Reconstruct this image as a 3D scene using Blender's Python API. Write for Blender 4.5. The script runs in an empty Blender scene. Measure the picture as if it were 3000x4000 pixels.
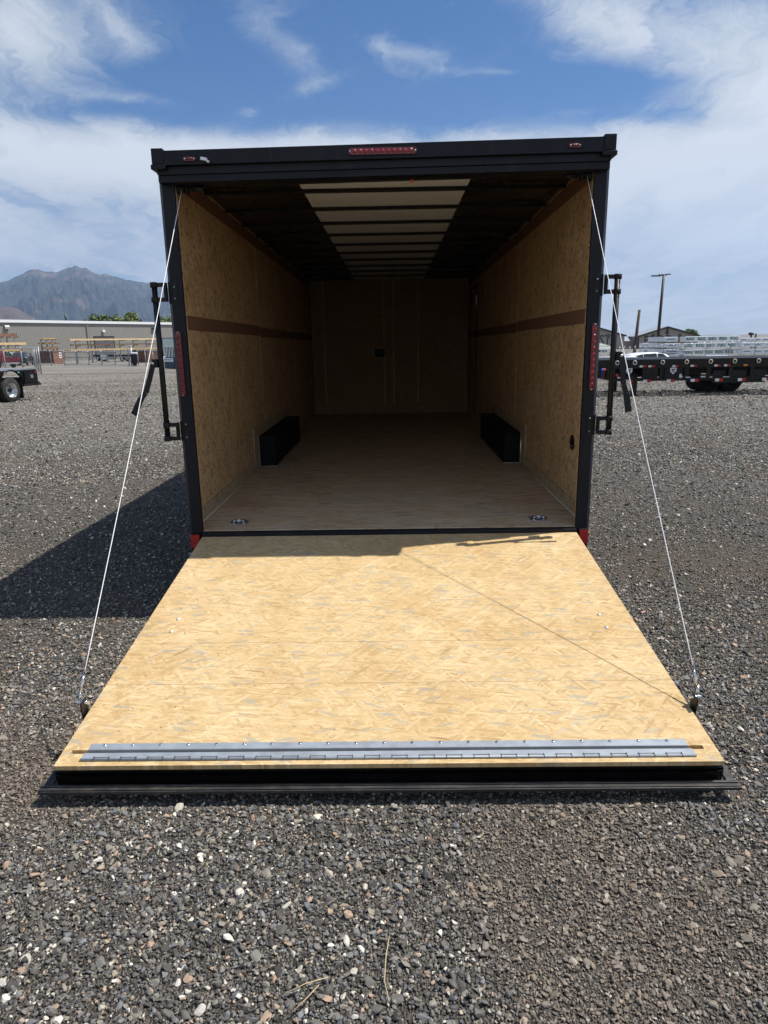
import bpy, bmesh, math, random
import numpy as np
from mathutils import Vector, Matrix, noise
R=math.radians
scn=bpy.context.scene
col=scn.collection
# ------------------------------------------------------------------ camera
CAM=Vector((0.0392,-4.2541,1.5994)); YAW,PITCH,ROLL=-0.0156,0.2437,-0.0169; F=2697.75
def cam_axes():
    cy,sy,cp,sp=math.cos(YAW),math.sin(YAW),math.cos(PITCH),math.sin(PITCH)
    f=Vector((sy*cp,cy*cp,-sp)); r=Vector((cy,-sy,0)); u=r.cross(f)
    cr,sr=math.cos(ROLL),math.sin(ROLL)
    return cr*r+sr*u, -sr*r+cr*u, f
cr_,cu_,cf_=cam_axes()
cd=bpy.data.cameras.new('camera'); cam=bpy.data.objects.new('camera',cd); col.objects.link(cam)
m=Matrix.Identity(4)
for i in range(3): m[i][0]=cr_[i]; m[i][1]=cu_[i]; m[i][2]=-cf_[i]; m[i][3]=CAM[i]
cam.matrix_world=m
cd.sensor_fit='HORIZONTAL'; cd.sensor_width=36; cd.lens=F/3000*36; cd.clip_start=.05; cd.clip_end=60000
scn.camera=cam
# ------------------------------------------------------------------ light
SUN=Vector((1.27,.26,2.298)).normalized()
sel=math.asin(SUN.z); saz=math.atan2(SUN.x,SUN.y)
sl=bpy.data.lights.new('sun','SUN'); so=bpy.data.objects.new('sun',sl); col.objects.link(so)
sl.energy=5.0; sl.angle=R(.55); sl.color=(1,.955,.88)
so.rotation_euler=SUN.to_track_quat('Z','Y').to_euler(); so.location=(5,3,12)
scn.view_settings.view_transform='Standard'; scn.view_settings.look='None'
scn.view_settings.exposure=.33; scn.view_settings.gamma=1
try: scn.view_settings.use_curve_mapping=False
except: pass
scn.cycles.max_bounces=10; scn.cycles.diffuse_bounces=6; scn.cycles.volume_bounces=1
scn.cycles.caustics_reflective=False; scn.cycles.caustics_refractive=False
# ------------------------------------------------------------------ node helpers
class G:
    def __init__(s,nt): s.nt=nt; s.N=nt.nodes; s.L=nt.links
    def n(s,t,**k):
        x=s.N.new(t)
        for a,b in k.items(): setattr(x,a,b)
        return x
    def put(s,sock,v):
        if v is None: return
        if isinstance(v,bpy.types.NodeSocket): s.L.new(v,sock)
        else:
            if isinstance(v,(tuple,list)) and sock.type=='RGBA' and len(v)==3: v=(*v,1)
            sock.default_value=v
    def m(s,op,a,b=None,c=None,clamp=False):
        x=s.n('ShaderNodeMath',operation=op,use_clamp=clamp)
        s.put(x.inputs[0],a)
        if b is not None: s.put(x.inputs[1],b)
        if c is not None: s.put(x.inputs[2],c)
        return x.outputs[0]
    def mix(s,f,a,b,blend='MIX'):
        x=s.n('ShaderNodeMix',data_type='RGBA',blend_type=blend)
        s.put(x.inputs[0],f); s.put(x.inputs[6],a); s.put(x.inputs[7],b); return x.outputs[2]
    def noise(s,vec,scale,detail=3,rough=.55,dim='3D',dist=0):
        x=s.n('ShaderNodeTexNoise',noise_dimensions=dim); s.put(x.inputs['Vector'],vec)
        x.inputs['Scale'].default_value=scale; x.inputs['Detail'].default_value=detail
        x.inputs['Roughness'].default_value=rough; x.inputs['Distortion'].default_value=dist
        return x.outputs
    def vor(s,vec,scale,feature='F1',dim='2D',rnd=1):
        x=s.n('ShaderNodeTexVoronoi',voronoi_dimensions=dim,feature=feature); s.put(x.inputs['Vector'],vec)
        x.inputs['Scale'].default_value=scale; x.inputs['Randomness'].default_value=rnd
        return x.outputs
    def ramp(s,f,stops,interp='LINEAR'):
        x=s.n('ShaderNodeValToRGB'); cr=x.color_ramp; cr.interpolation=interp
        while len(cr.elements)<len(stops): cr.elements.new(.5)
        for e,(p,c) in zip(cr.elements,stops):
            e.position=p; e.color=(*c,1) if len(c)==3 else c
        s.put(x.inputs[0],f); return x.outputs[0]
    def map(s,vec,loc=(0,0,0),rot=(0,0,0),scale=(1,1,1)):
        x=s.n('ShaderNodeMapping'); s.put(x.inputs[0],vec)
        x.inputs[1].default_value=loc; x.inputs[2].default_value=rot; x.inputs[3].default_value=scale
        return x.outputs[0]
    def smooth(s,v,a,b,lo=0,hi=1):
        x=s.n('ShaderNodeMapRange',interpolation_type='SMOOTHSTEP'); s.put(x.inputs[0],v)
        x.inputs[1].default_value=a; x.inputs[2].default_value=b; x.inputs[3].default_value=lo; x.inputs[4].default_value=hi
        return x.outputs[0]
    def sep(s,v):
        x=s.n('ShaderNodeSeparateXYZ'); s.put(x.inputs[0],v); return x.outputs
    def comb(s,a,b,c):
        x=s.n('ShaderNodeCombineXYZ'); s.put(x.inputs[0],a); s.put(x.inputs[1],b); s.put(x.inputs[2],c); return x.outputs[0]
    def bump(s,h,strength=.3,dist=.01):
        x=s.n('ShaderNodeBump'); s.put(x.inputs['Height'],h); x.inputs['Strength'].default_value=strength
        x.inputs['Distance'].default_value=dist; return x.outputs[0]
def newmat(name):
    mt=bpy.data.materials.new(name); mt.use_nodes=True; g=G(mt.node_tree)
    b=[n for n in g.N if n.type=='BSDF_PRINCIPLED'][0]
    return mt,g,b
def mat(name,c,rough=.6,metal=0,var=.12,vscale=6,spec=.5,bump=0,bscale=60,trans=0,emit=None):
    """plain paint/metal/plastic with a little procedural wear"""
    mt,g,b=newmat(name)
    tc=g.n('ShaderNodeTexCoord').outputs['Object']
    f=g.noise(tc,vscale,5,.6)[0]
    lo=tuple(max(0,x*(1-var)) for x in c); hi=tuple(min(1,x*(1+var)) for x in c)
    g.put(b.inputs['Base Color'],g.ramp(f,[(.3,lo),(.7,hi)]))
    g.put(b.inputs['Roughness'],g.smooth(f,.3,.7,max(0,rough-.06),min(1,rough+.06)))
    b.inputs['Metallic'].default_value=metal; b.inputs['Specular IOR Level'].default_value=spec
    if trans: b.inputs['Transmission Weight'].default_value=trans
    if bump: g.put(b.inputs['Normal'],g.bump(g.noise(tc,bscale,3)[0],bump,.004))
    return mt
def dusty(mt,c,amt,lo=.52,hi=.72,sc=(3,3,3)):
    g=G(mt.node_tree); b=[n for n in g.N if n.type=='BSDF_PRINCIPLED'][0]; old=b.inputs['Base Color'].links[0].from_socket
    tc=g.n('ShaderNodeTexCoord').outputs['Object']; f=g.noise(g.map(tc,scale=sc),1,8,.75)[0]
    g.put(b.inputs['Base Color'],g.mix(g.smooth(f,lo,hi,0,amt),old,c))
# ------------------------------------------------------------------ world
w=bpy.data.worlds.new('World'); scn.world=w; w.use_nodes=True
g=G(w.node_tree); bg=[n for n in g.N if n.type=='BACKGROUND'][0]
sky=g.n('ShaderNodeTexSky',sky_type='NISHITA'); sky.sun_disc=False
sky.sun_elevation=sel; sky.sun_rotation=saz; sky.altitude=1300; sky.air_density=1.0; sky.dust_density=.6; sky.ozone_density=2.5
d=g.n('ShaderNodeTexCoord').outputs['Generated']
dx,dy,dz=g.sep(d)
az=g.m('ARCTAN2',dx,dy); el=g.m('ARCSINE',dz)
zz=g.m('ADD',g.m('MAXIMUM',dz,0),.16)
pl=g.comb(g.m('DIVIDE',dx,zz),g.m('DIVIDE',dy,zz),0)            # cloud layer plane
wv=g.noise(g.map(pl,(2,2,0)),1.6,5,.6)[1]
vm=g.n('ShaderNodeVectorMath',operation='MULTIPLY_ADD'); g.put(vm.inputs[0],wv); vm.inputs[1].default_value=(.9,.9,0); g.put(vm.inputs[2],pl); plw=vm.outputs[0]
wsp=g.noise(g.map(plw,(3.1,1.7,0),(0,0,R(35)),(1.3,.45,1)),1.7,10,.62)[0]
big=g.noise(g.map(plw,(7.3,4.2,0),(0,0,R(20)),(1,.8,1)),.9,6,.5)[0]
fine=g.noise(g.map(plw,(1.3,9.2,0),(0,0,R(-50)),(1,.22,1)),5,10,.68)[0]
wx,wy,_=g.sep(wv)
azw=g.m('ADD',az,g.m('MULTIPLY',g.m('SUBTRACT',wx,.5),.16)); elw=g.m('ADD',el,g.m('MULTIPLY',g.m('SUBTRACT',wy,.5),.07))
def blob(a,e,ra,re,rot=0):
    x=g.m('SUBTRACT',azw,R(a)); y=g.m('SUBTRACT',elw,R(e))
    c,s_=math.cos(R(rot)),math.sin(R(rot))
    u=g.m('DIVIDE',g.m('ADD',g.m('MULTIPLY',x,c),g.m('MULTIPLY',y,s_)),R(ra))
    v=g.m('DIVIDE',g.m('SUBTRACT',g.m('MULTIPLY',y,c),g.m('MULTIPLY',x,s_)),R(re))
    r2=g.m('ADD',g.m('MULTIPLY',u,u),g.m('MULTIPLY',v,v))
    return g.m('POWER',2.718,g.m('MULTIPLY',r2,-1))
dens=g.smooth(el,R(12),R(17.0),.64,0)
for (a,e,ra,re,rot,wt) in [
    (-26,19.8,5.5,2.4,35,.50),(-22,18.6,6,1.8,20,.30),(-19.5,21.3,4,.9,-38,.20),
    (22,18.3,9,3.4,-18,.56),(14,20.8,6,2.0,-25,.40),(27,15.5,6,2.6,-20,.45),(31,20,8,5,0,.4),
    (-8.6,21.2,4.0,1.3,-32,.32),(-6.2,19.0,2.0,1.4,-60,.30),(1.2,19.7,3.6,.7,-16,.38),(-10.6,16.5,1.0,.6,0,.42),(0,17.8,6,1.6,-6,.14),(-6,17.6,4,.5,12,.30),(-18,16.6,5,.5,5,.30),
    (9,17.7,5,.35,-5,.30),(13,14.9,6,.4,-3,.25),
    (-24,12.8,9,1.8,-6,.40),(-14,13.2,6,1.5,6,.42),(-4,14.2,6,1.3,6,.50),(8,14.0,6,.7,0,.25),(20,11.5,10,3.4,0,.42),(22,6.5,10,1.6,0,.15),
    (6,16.0,7,1.2,6,-.50),(14,16.7,5,1.0,-4,-.35),(18.5,14.2,7,.8,-6,-.38),(-20,15.6,7,.7,4,-.30),(-15.5,18.0,5,1.6,0,-.35),(6,21.3,5,1.4,0,-.25),(-22,9.8,9,1.3,4,-.18),(-20,4.0,10,1.3,0,-.20)]:
    dens=g.m('ADD',dens,g.m('MULTIPLY',blob(a,e,ra,re,rot),wt))
dens=g.m('ADD',dens,g.smooth(g.m('ABSOLUTE',az),R(50),R(80),0,.42))  # extra cloud outside the view, added to fill and whiten the ambient light
tex=g.m('ADD',g.m('ADD',g.m('MULTIPLY',g.m('SUBTRACT',wsp,.5),.9),g.m('MULTIPLY',g.m('SUBTRACT',big,.5),.95)),g.m('MULTIPLY',g.m('SUBTRACT',fine,.5),1.4))
dens=g.m('ADD',g.m('ADD',dens,.04),tex)
cl=g.smooth(dens,-.02,.80,0,.97)
skyc=g.n('ShaderNodeHueSaturation'); skyc.inputs['Hue'].default_value=.505; skyc.inputs['Saturation'].default_value=1.38; skyc.inputs['Value'].default_value=.078
g.put(skyc.inputs['Color'],sky.outputs[0])
shade=g.noise(g.map(plw,(5,5,0)),1.6,7,.6)[0]
ccol=g.ramp(g.m('ADD',g.m('MULTIPLY',dens,.55),g.m('MULTIPLY',shade,.45)),[(.22,(.30,.37,.45)),(.5,(.45,.50,.56)),(.85,(.66,.69,.72))])
fin=g.mix(cl,skyc.outputs[0],ccol)
g.put(bg.inputs[0],fin); bg.inputs[1].default_value=1.0
# ------------------------------------------------------------------ ground shape and pixel helpers
def ss(a,b,t):
    t=min(1,max(0,(t-a)/(b-a))); return t*t*(3-2*t)
def gz(x,y):
    r=math.hypot(x,y+4.25)
    return -.2*ss(6,20,r)-.006*max(0,min(r,600)-6)-.7*ss(30,44,y)*ss(4,14,x)
TRK=[(16,4,9.6),(16,4,11.4),(-22,28,21.5),(-22,28,23.4),(-15,-14,17.0)]
def dirt_at(x,y):
    d=noise.fractal(Vector((x*.8,y*.8,2.2)),.8,2.1,5)*.9+.10+.55*math.exp(-((x-.95)/.75)**2-((y+2.75)/.42)**2)+.25*math.exp(-((x-2.2)/.9)**2-((y+1)/.8)**2)
    for cx,cy,R_ in TRK:
        e=abs(math.hypot(x-cx,y-cy)-R_+.25*noise.noise(Vector((x*.5,y*.5,0)))); d=max(d,.62*math.exp(-(e/.20)**2)+d*.4)
    return ss(.30,.95,d)
def ray(px,py): return cf_+(px-1500)/F*cr_-(py-2000)/F*cu_
def at(px,py,Y):
    d=ray(px,py); return CAM+d*((Y-CAM.y)/d.y)
def gnd(px,py):
    z=0.; d=ray(px,py)
    for i in range(60):
        q=CAM+d*((z-CAM.z)/d.z); z=z*.5+.5*gz(q.x,q.y)
    return q
# ------------------------------------------------------------------ mesh helpers
class MB:
    def __init__(s): s.bm=bmesh.new()
    def _m(s,fs,mi):
        for f in fs: f.material_index=mi
    def box(s,c,d,rot=None,mi=0,bev=0):
        """centre, full size"""
        r=bmesh.ops.create_cube(s.bm,size=1); vs=r['verts']
        for v in vs:
            v.co=Vector((v.co.x*d[0],v.co.y*d[1],v.co.z*d[2]))
        if bev:
            es=list({e for v in vs for e in v.link_edges})
            rr=bmesh.ops.bevel(s.bm,geom=es,offset=bev,segments=2,profile=.5,affect='EDGES')
            vs=list({v for f in rr['faces'] for v in f.verts}|{v for v in vs if v.is_valid})
        M=Matrix.Translation(Vector(c))
        if rot is not None: M=M@(rot.to_4x4() if isinstance(rot,Matrix) else Matrix.Rotation(rot,4,'Z'))
        for v in vs: v.co=M@v.co
        s._m({f for v in vs for f in v.link_faces},mi); return s
    def b(s,x0,x1,y0,y1,z0,z1,mi=0,bev=0):
        return s.box(((x0+x1)/2,(y0+y1)/2,(z0+z1)/2),(abs(x1-x0),abs(y1-y0),abs(z1-z0)),None,mi,bev)
    def tube(s,pts,r,seg=10,mi=0,cap=True,rs=None):
        pts=[Vector(p) for p in pts]; rings=[]
        for i,p in enumerate(pts):
            t=(pts[min(i+1,len(pts)-1)]-pts[max(i-1,0)]).normalized()
            a=t.cross(Vector((0,0,1)))
            if a.length<.05: a=t.cross(Vector((0,1,0)))
            a.normalize(); b=t.cross(a); rr=rs[i] if rs else r
            rings.append([s.bm.verts.new(p+(a*math.cos(k*2*math.pi/seg)+b*math.sin(k*2*math.pi/seg))*rr) for k in range(seg)])
        fs=[]
        for i in range(len(rings)-1):
            for k in range(seg):
                fs.append(s.bm.faces.new((rings[i][k],rings[i][(k+1)%seg],rings[i+1][(k+1)%seg],rings[i+1][k])))
        for f in fs: f.smooth=True
        if cap:
            fs.append(s.bm.faces.new(rings[0][::-1])); fs.append(s.bm.faces.new(rings[-1]))
        s._m(fs,mi); return s
    def bar(s,a,b,w,h,mi=0,up=(0,0,1)):
        a=Vector(a); b=Vector(b); t=(b-a); L=t.length; t.normalize()
        n=t.cross(Vector(up))
        if n.length<.01: n=t.cross(Vector((0,1,0)))
        n.normalize(); u=n.cross(t)
        M=Matrix((n,t,u)).transposed()
        return s.box((a+b)/2,(w,L,h),M,mi)
    def poly(s,pts,mi=0):
        f=s.bm.faces.new([s.bm.verts.new(Vector(p)) for p in pts]); f.material_index=mi; return s
    def prism(s,pts,ext,mi=0):
        """closed planar outline pushed along ext"""
        e=Vector(ext); A=[s.bm.verts.new(Vector(p)) for p in pts]; B=[s.bm.verts.new(Vector(p)+e) for p in pts]
        n=len(A); fs=[s.bm.faces.new(A),s.bm.faces.new(B[::-1])]
        for i in range(n): fs.append(s.bm.faces.new((A[i],B[i],B[(i+1)%n],A[(i+1)%n])))
        s._m(fs,mi); return s
    def lathe(s,prof,c,axis='Y',seg=28,mi=0):
        """prof: (r, along) pairs"""
        c=Vector(c); rings=[]
        for r,a in prof:
            ring=[]
            for k in range(seg):
                t=k*2*math.pi/seg; p={'Y':(r*math.cos(t),a,r*math.sin(t)),'X':(a,r*math.cos(t),r*math.sin(t)),'Z':(r*math.cos(t),r*math.sin(t),a)}[axis]
                ring.append(s.bm.verts.new(c+Vector(p)))
            rings.append(ring)
        fs=[]
        for i in range(len(rings)-1):
            for k in range(seg): fs.append(s.bm.faces.new((rings[i][k],rings[i][(k+1)%seg],rings[i+1][(k+1)%seg],rings[i+1][k])))
        for f in fs: f.smooth=True
        s._m(fs,mi); return s
    def ball(s,c,r,sub=2,sc=(1,1,1),mi=0):
        q=bmesh.ops.create_icosphere(s.bm,subdivisions=sub,radius=r)
        for v in q['verts']: v.co=Vector((v.co.x*sc[0],v.co.y*sc[1],v.co.z*sc[2]))+Vector(c)
        fs={f for v in q['verts'] for f in v.link_faces}
        for f in fs: f.smooth=True
        s._m(fs,mi); return s
    def text(s,body,o,xd,yd,size,ext=.003,squash=1,mi=0,bold=0):
        """letters in the plane spanned by xd (reading) and yd (up), centred on o"""
        cu=bpy.data.curves.new('t','FONT'); cu.body=body; cu.size=size; cu.align_x='CENTER'; cu.align_y='CENTER'; cu.resolution_u=2; cu.offset=bold
        to=bpy.data.objects.new('t',cu); col.objects.link(to)
        dg=bpy.context.evaluated_depsgraph_get(); me=bpy.data.meshes.new_from_object(to.evaluated_get(dg))
        bpy.data.objects.remove(to); bpy.data.curves.remove(cu)
        x=Vector(xd).normalized(); y=Vector(yd).normalized(); n=x.cross(y)
        vs=[s.bm.verts.new(Vector(o)+x*v.co.x*squash+y*v.co.y+n*ext) for v in me.vertices]
        for p in me.polygons:
            try: f=s.bm.faces.new([vs[i] for i in p.vertices]); f.material_index=mi
            except ValueError: pass
        bpy.data.meshes.remove(me); return s
    def build(s,name,mats,parent=None,off=None,keep=False):
        if not isinstance(mats,(list,tuple)): mats=[mats]
        bmesh.ops.recalc_face_normals(s.bm,faces=s.bm.faces) if not keep else None
        me=bpy.data.meshes.new(name)
        if off is not None:
            for v in s.bm.verts: v.co-=Vector(off)
        s.bm.to_mesh(me); s.bm.free()
        for q in mats: me.materials.append(q)
        o=bpy.data.objects.new(name,me); col.objects.link(o)
        if parent is not None: o.parent=parent
        elif off is not None: o.location=off
        return o
def tag(o,label=None,cat=None,group=None,kind=None):
    if label: o['label']=label
    if cat: o['category']=cat
    if group: o['group']=group
    if kind: o['kind']=kind
    return o
def empty(name,loc,rz=0):
    o=bpy.data.objects.new(name,None); col.objects.link(o); o.location=loc; o.rotation_euler=(0,0,rz); o.empty_display_size=.2; return o
def kids(o): return [c for c in bpy.data.objects if c.parent==o]
def copy_tree(o,parent=None):
    c=o.copy(); col.objects.link(c); c.parent=parent
    for ch in kids(o): copy_tree(ch,c)
    return c
rnd=random.Random(7)
# ------------------------------------------------------------------ materials
def osb(name,axes,tones,ang,fiber=(.085,.012),stain=.5,rough=.75,dirt=None,seam=None,bumpv=.25,ang0=0,st4=.75,st5=.7,grey=False):
    """oriented strand board: several layers of elongated voronoi flakes at different angles"""
    mt,g,b=newmat(name)
    X,Y,Z=g.sep(g.n('ShaderNodeTexCoord').outputs['Object']); a={'x':X,'y':Y,'z':Z}
    base=g.comb(a[axes[0]],a[axes[1]],0)
    wn=g.noise(base,34,2,.5)[1]
    vm=g.n('ShaderNodeVectorMath',operation='MULTIPLY_ADD'); g.put(vm.inputs[0],wn); vm.inputs[1].default_value=(.005,.005,0); g.put(vm.inputs[2],base)
    p=vm.outputs[0]
    c=g.ramp(g.noise(g.map(base,scale=(10,60,1)),1,3)[0],[(.3,tones[0]),(.7,tones[1])])
    h=None
    for i,an in enumerate(ang):
        rr=random.Random(i*7+len(name)); fl=fiber[0]*rr.uniform(.55,1.8); fw=fiber[1]*rr.uniform(.7,1.8)
        q=g.map(p,(rr.uniform(0,9),rr.uniform(0,9),0),(0,0,R(an)),(1,1,1))
        q=g.map(q,scale=(1/fl,1/fw,1))
        v=g.vor(q,1); sx,sy,sz=g.sep(v[1])
        grain=g.noise(g.map(q,scale=(.6,6,1)),1,2)[0]
        tone=g.ramp(g.m('ADD',g.m('MULTIPLY',sx,.6),g.m('MULTIPLY',grain,.4)),[(0.05,tones[2]),(.35,tones[0]),(.65,tones[1]),(.98,tones[3])])
        if stain:
            tone=g.mix(g.m('MULTIPLY',g.m('GREATER_THAN',sz,1-.035*stain),st4),tone,tones[4])
            tone=g.mix(g.m('MULTIPLY',g.m('LESS_THAN',sz,.012*stain),st5),tone,tones[5])
        mk=g.m('MULTIPLY',g.m('GREATER_THAN',sy,.30 if i<2 else .56),g.smooth(v[0],.48,.62,1,0))
        c=g.mix(mk,c,tone)
        hh=g.m('MULTIPLY',mk,g.m('ADD',sx,g.m('MULTIPLY',grain,.6)))
        h=hh if h is None else g.m('MAXIMUM',g.m('MULTIPLY',h,g.m('SUBTRACT',1,g.m('MULTIPLY',mk,.6))),hh)
    # wiry fibres over everything
    for (an_,sc_) in((2,(26,260)),(-14,(30,240)),(19,(34,300))):
        q=g.map(p,(an_,1,0),(0,0,R(an_+ang0)),(1,1,1)); nn=g.noise(g.map(q,scale=(sc_[0],sc_[1],1)),1,3,.6,dist=.6)[0]
        c=g.mix(g.smooth(nn,.56,.68,0,.30),c,tones[2]); c=g.mix(g.smooth(nn,.44,.34,0,.30),c,tones[3])
    if grey:
        for an_,lo_ in((8,.90),(-13,.92),(27,.95)):
            q=g.map(p,(an_,2.2,0),(0,0,R(an_)),(1,1,1)); q=g.map(q,scale=(1/.15,1/.030,1)); v=g.vor(q,1); sx,sy,sz=g.sep(v[1])
            c=g.mix(g.m('MULTIPLY',g.m('MULTIPLY',g.m('GREATER_THAN',sx,lo_),g.smooth(v[0],.22,.34,1,0)),g.m('MULTIPLY_ADD',sy,.4,.25)),c,tones[4])
    # small dark voids
    vd=g.vor(p,7.5); _,vy,_=g.sep(vd[1])
    c=g.mix(g.m('MULTIPLY',g.smooth(vd[0],.018,.032,1,0),g.m('GREATER_THAN',vy,.78)),c,tones[5])
    c=g.mix(g.smooth(g.noise(base,2.2,5,.6)[0],.40,.66,0,.7),c,g.mix(1,c,(.86,.79,.68),'MULTIPLY')); c=g.mix(g.smooth(g.noise(g.map(base,(5,3,0),scale=(1,3,1)),3.1,6,.65)[0],.5,.7,0,.35),c,g.mix(1,c,(.88,.92,.98),'MULTIPLY'))
    if dirt:
        c=g.mix(g.smooth(g.noise(g.map(base,scale=(1,5,1)),1.6,6,.65)[0],.45,.72,0,dirt[0]),c,dirt[1])
    if seam:
        for (k,val,wd) in seam:
            dd=g.m('ABSOLUTE',g.m('SUBTRACT',a[k],val)); c=g.mix(g.smooth(dd,wd*.5,wd,.8,0),c,tones[5])
    g.put(b.inputs['Base Color'],c); b.inputs['Roughness'].default_value=rough; b.inputs['Specular IOR Level'].default_value=.3
    g.put(b.inputs['Normal'],g.bump(h,bumpv,.002))
    return mt
T_RAMP=[(.52,.365,.18),(.59,.435,.235),(.34,.22,.09),(.72,.58,.355),(.32,.31,.26),(.15,.09,.045)]
T_WALL=[(.55,.36,.18),(.63,.435,.23),(.31,.185,.085),(.73,.545,.32),(.24,.155,.08),(.10,.055,.022)]
T_FLOOR=[(.53,.385,.235),(.61,.465,.30),(.33,.22,.125),(.74,.60,.41),(.30,.27,.22),(.09,.055,.035)]
M={}
M['osb_ramp']=osb('sunlit_strand_board','xy',T_RAMP,[3,-10,16,-24,38,-14,60,-48,8],fiber=(.075,.0095),stain=1.0,st4=.45,st5=.35,grey=True)  # ramp board in its own plain tones
M['osb_floor']=osb('floor_strand_board','xy',T_FLOOR,[2,-9,14,-22,30,-4],fiber=(.11,.020),dirt=(.5,(.40,.35,.28)),rough=.8,stain=.6)
M['osb_wall']=osb('wall_strand_board','yz',T_WALL,[80,35,-20,-55,10,62],fiber=(.055,.016),stain=3.2,ang0=60)
M['osb_back_shaded']=osb('front_wall_strand_board','xz',[tuple(v*.5 for v in c) for c in T_WALL],[80,35,-20,-55,10],fiber=(.045,.009),stain=1,ang0=60)  # wall board tones darkened, the shade deep inside put into the colour
M['osb_toe']=osb('kick_board','yz',[(.40,.30,.18),(.48,.37,.23),(.28,.19,.10),(.58,.47,.31),(.38,.34,.27),(.12,.08,.04)],[30,-30,75,5,-65],fiber=(.06,.016),stain=1)
M['band']=mat('brown_printed_band',(.20,.105,.06),.7)
M['black']=mat('black_paint',(.0055,.0065,.0115),.48,var=.25,vscale=3,bump=.05,bscale=200,spec=.30)
M['blackgloss']=mat('black_gloss_paint',(.0045,.0045,.005),.22,var=.25,vscale=5,spec=.3)
M['rubber']=mat('black_rubber',(.018,.018,.019),.55,var=.3,vscale=30)
M['steelblack']=mat('black_steel',(.007,.007,.008),.45,var=.4,vscale=20,spec=.35)
M['galv']=mat('galvanised_steel',(.31,.345,.385),.55,metal=.35,var=.10,vscale=14,bump=.06,bscale=90)
M['zinc']=mat('zinc_plate',(.52,.57,.66),.28,metal=.9,var=.15,vscale=30)
M['cable']=mat('white_coated_cable',(.85,.86,.87),.35,var=.04)
M['redlens']=mat('red_lens',(.13,.004,.011),.18,var=.25,vscale=40,spec=.7)
M['redled']=mat('red_led_lens',(.30,.008,.025),.10,var=.2,vscale=60,spec=.8)
M['redtape']=mat('red_reflective_tape',(.42,.012,.010),.45,var=.15,vscale=60)
M['whitetape']=mat('white_reflective_tape',(.72,.74,.76),.4,var=.06)
M['liner']=mat('pale_ceiling_liner',(.76,.79,.82),.7,var=.05,vscale=2)
M['roofdark']=mat('dark_roof_sheet',(.030,.023,.020),.30,var=.4,vscale=2,spec=.6)
M['caulk']=mat('white_caulk',(.70,.68,.62),.7)
M['wheelbox']=mat('black_wheel_box',(.004,.004,.0045),.6,spec=.25)
M['orange']=mat('orange_plastic',(.70,.14,.02),.5)
M['silver']=mat('silver_metal',(.60,.61,.63),.3,metal=.85)
M['chrome']=mat('chrome',(.75,.76,.78),.12,metal=1,var=.03)
M['glass']=mat('dark_tinted_glass',(.015,.02,.022),.06,var=.1,spec=.9)
M['paleglass']=mat('pale_window_glass',(.16,.21,.23),.12,var=.1,spec=.8)
M['whitepaint']=mat('white_car_paint',(.78,.80,.82),.22,var=.03)
M['silverpaint']=mat('silver_car_paint',(.42,.44,.46),.25,metal=.4,var=.05)
M['redpaint']=mat('red_car_paint',(.11,.008,.013),.28,var=.1)
M['greypaint']=mat('dark_grey_car_paint',(.032,.038,.046),.22,var=.1)
M['tyre']=mat('tyre_rubber',(.022,.0215,.021),.85,var=.3,vscale=40,bump=.2)
M['bolt']=mat('dull_zinc_bolt',(.55,.54,.50),.45,metal=.3)
M['blacktyre']=mat('shaded_tyre_rubber',(.010,.010,.010),.9)
M['brown']=mat('rusty_brown_steel',(.125,.062,.042),.8,var=.45,vscale=3)
M['rust']=mat('rusty_orange_steel',(.24,.125,.085),.8,var=.35,vscale=3)
M['blue']=mat('dark_blue_painted_steel',(.018,.045,.085),.5,var=.2)
M['brightblue']=mat('bright_blue_plastic',(.03,.12,.55),.4)
M['brightred']=mat('bright_red_plastic',(.55,.03,.03),.4)
M['timber']=mat('fresh_lumber',(.55,.36,.15),.75,var=.22,vscale=5)
M['timberlite']=mat('pale_fresh_lumber',(.68,.50,.27),.75,var=.15,vscale=5)
M['timberdark']=mat('weathered_lumber',(.28,.17,.085),.8,var=.3,vscale=5)
M['fence']=mat('galvanised_fence_pipe',(.30,.32,.34),.45,metal=.4)
M['creamlens']=mat('amber_lens',(.75,.22,.02),.3)
M['logo']=mat('white_print',(.62,.63,.65),.5)
M['pole']=mat('dark_bronze_pole',(.022,.014,.012),.5)
M['wood_pole']=mat('old_wood_pole',(.075,.052,.040),.9,var=.3,vscale=4)
M['wrap']=mat('pale_lumber_wrap',(.74,.80,.84),.42,var=.12,vscale=3,bump=.25,bscale=8)
M['wraptop']=mat('white_wrap_top',(.72,.75,.78),.45,var=.06,vscale=3)
M['wraplogo']=mat('green_print',(.045,.12,.065),.6)
M['wraplogo2']=mat('blue_grey_print',(.10,.16,.22),.6)
M['straw']=mat('dry_straw',(.50,.42,.24),.8)
M['bark']=mat('tree_bark',(.09,.065,.045),.9,var=.3)
M['concrete']=mat('concrete',(.34,.33,.31),.9)
M['roofmetal']=mat('pale_metal_roof',(.36,.39,.41),.45,metal=.2,var=.06,vscale=.3)
M['darktrim']=mat('dark_roof_trim',(.028,.024,.022),.6)
M['letters']=mat('dark_letters',(.020,.018,.018),.6)
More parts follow.
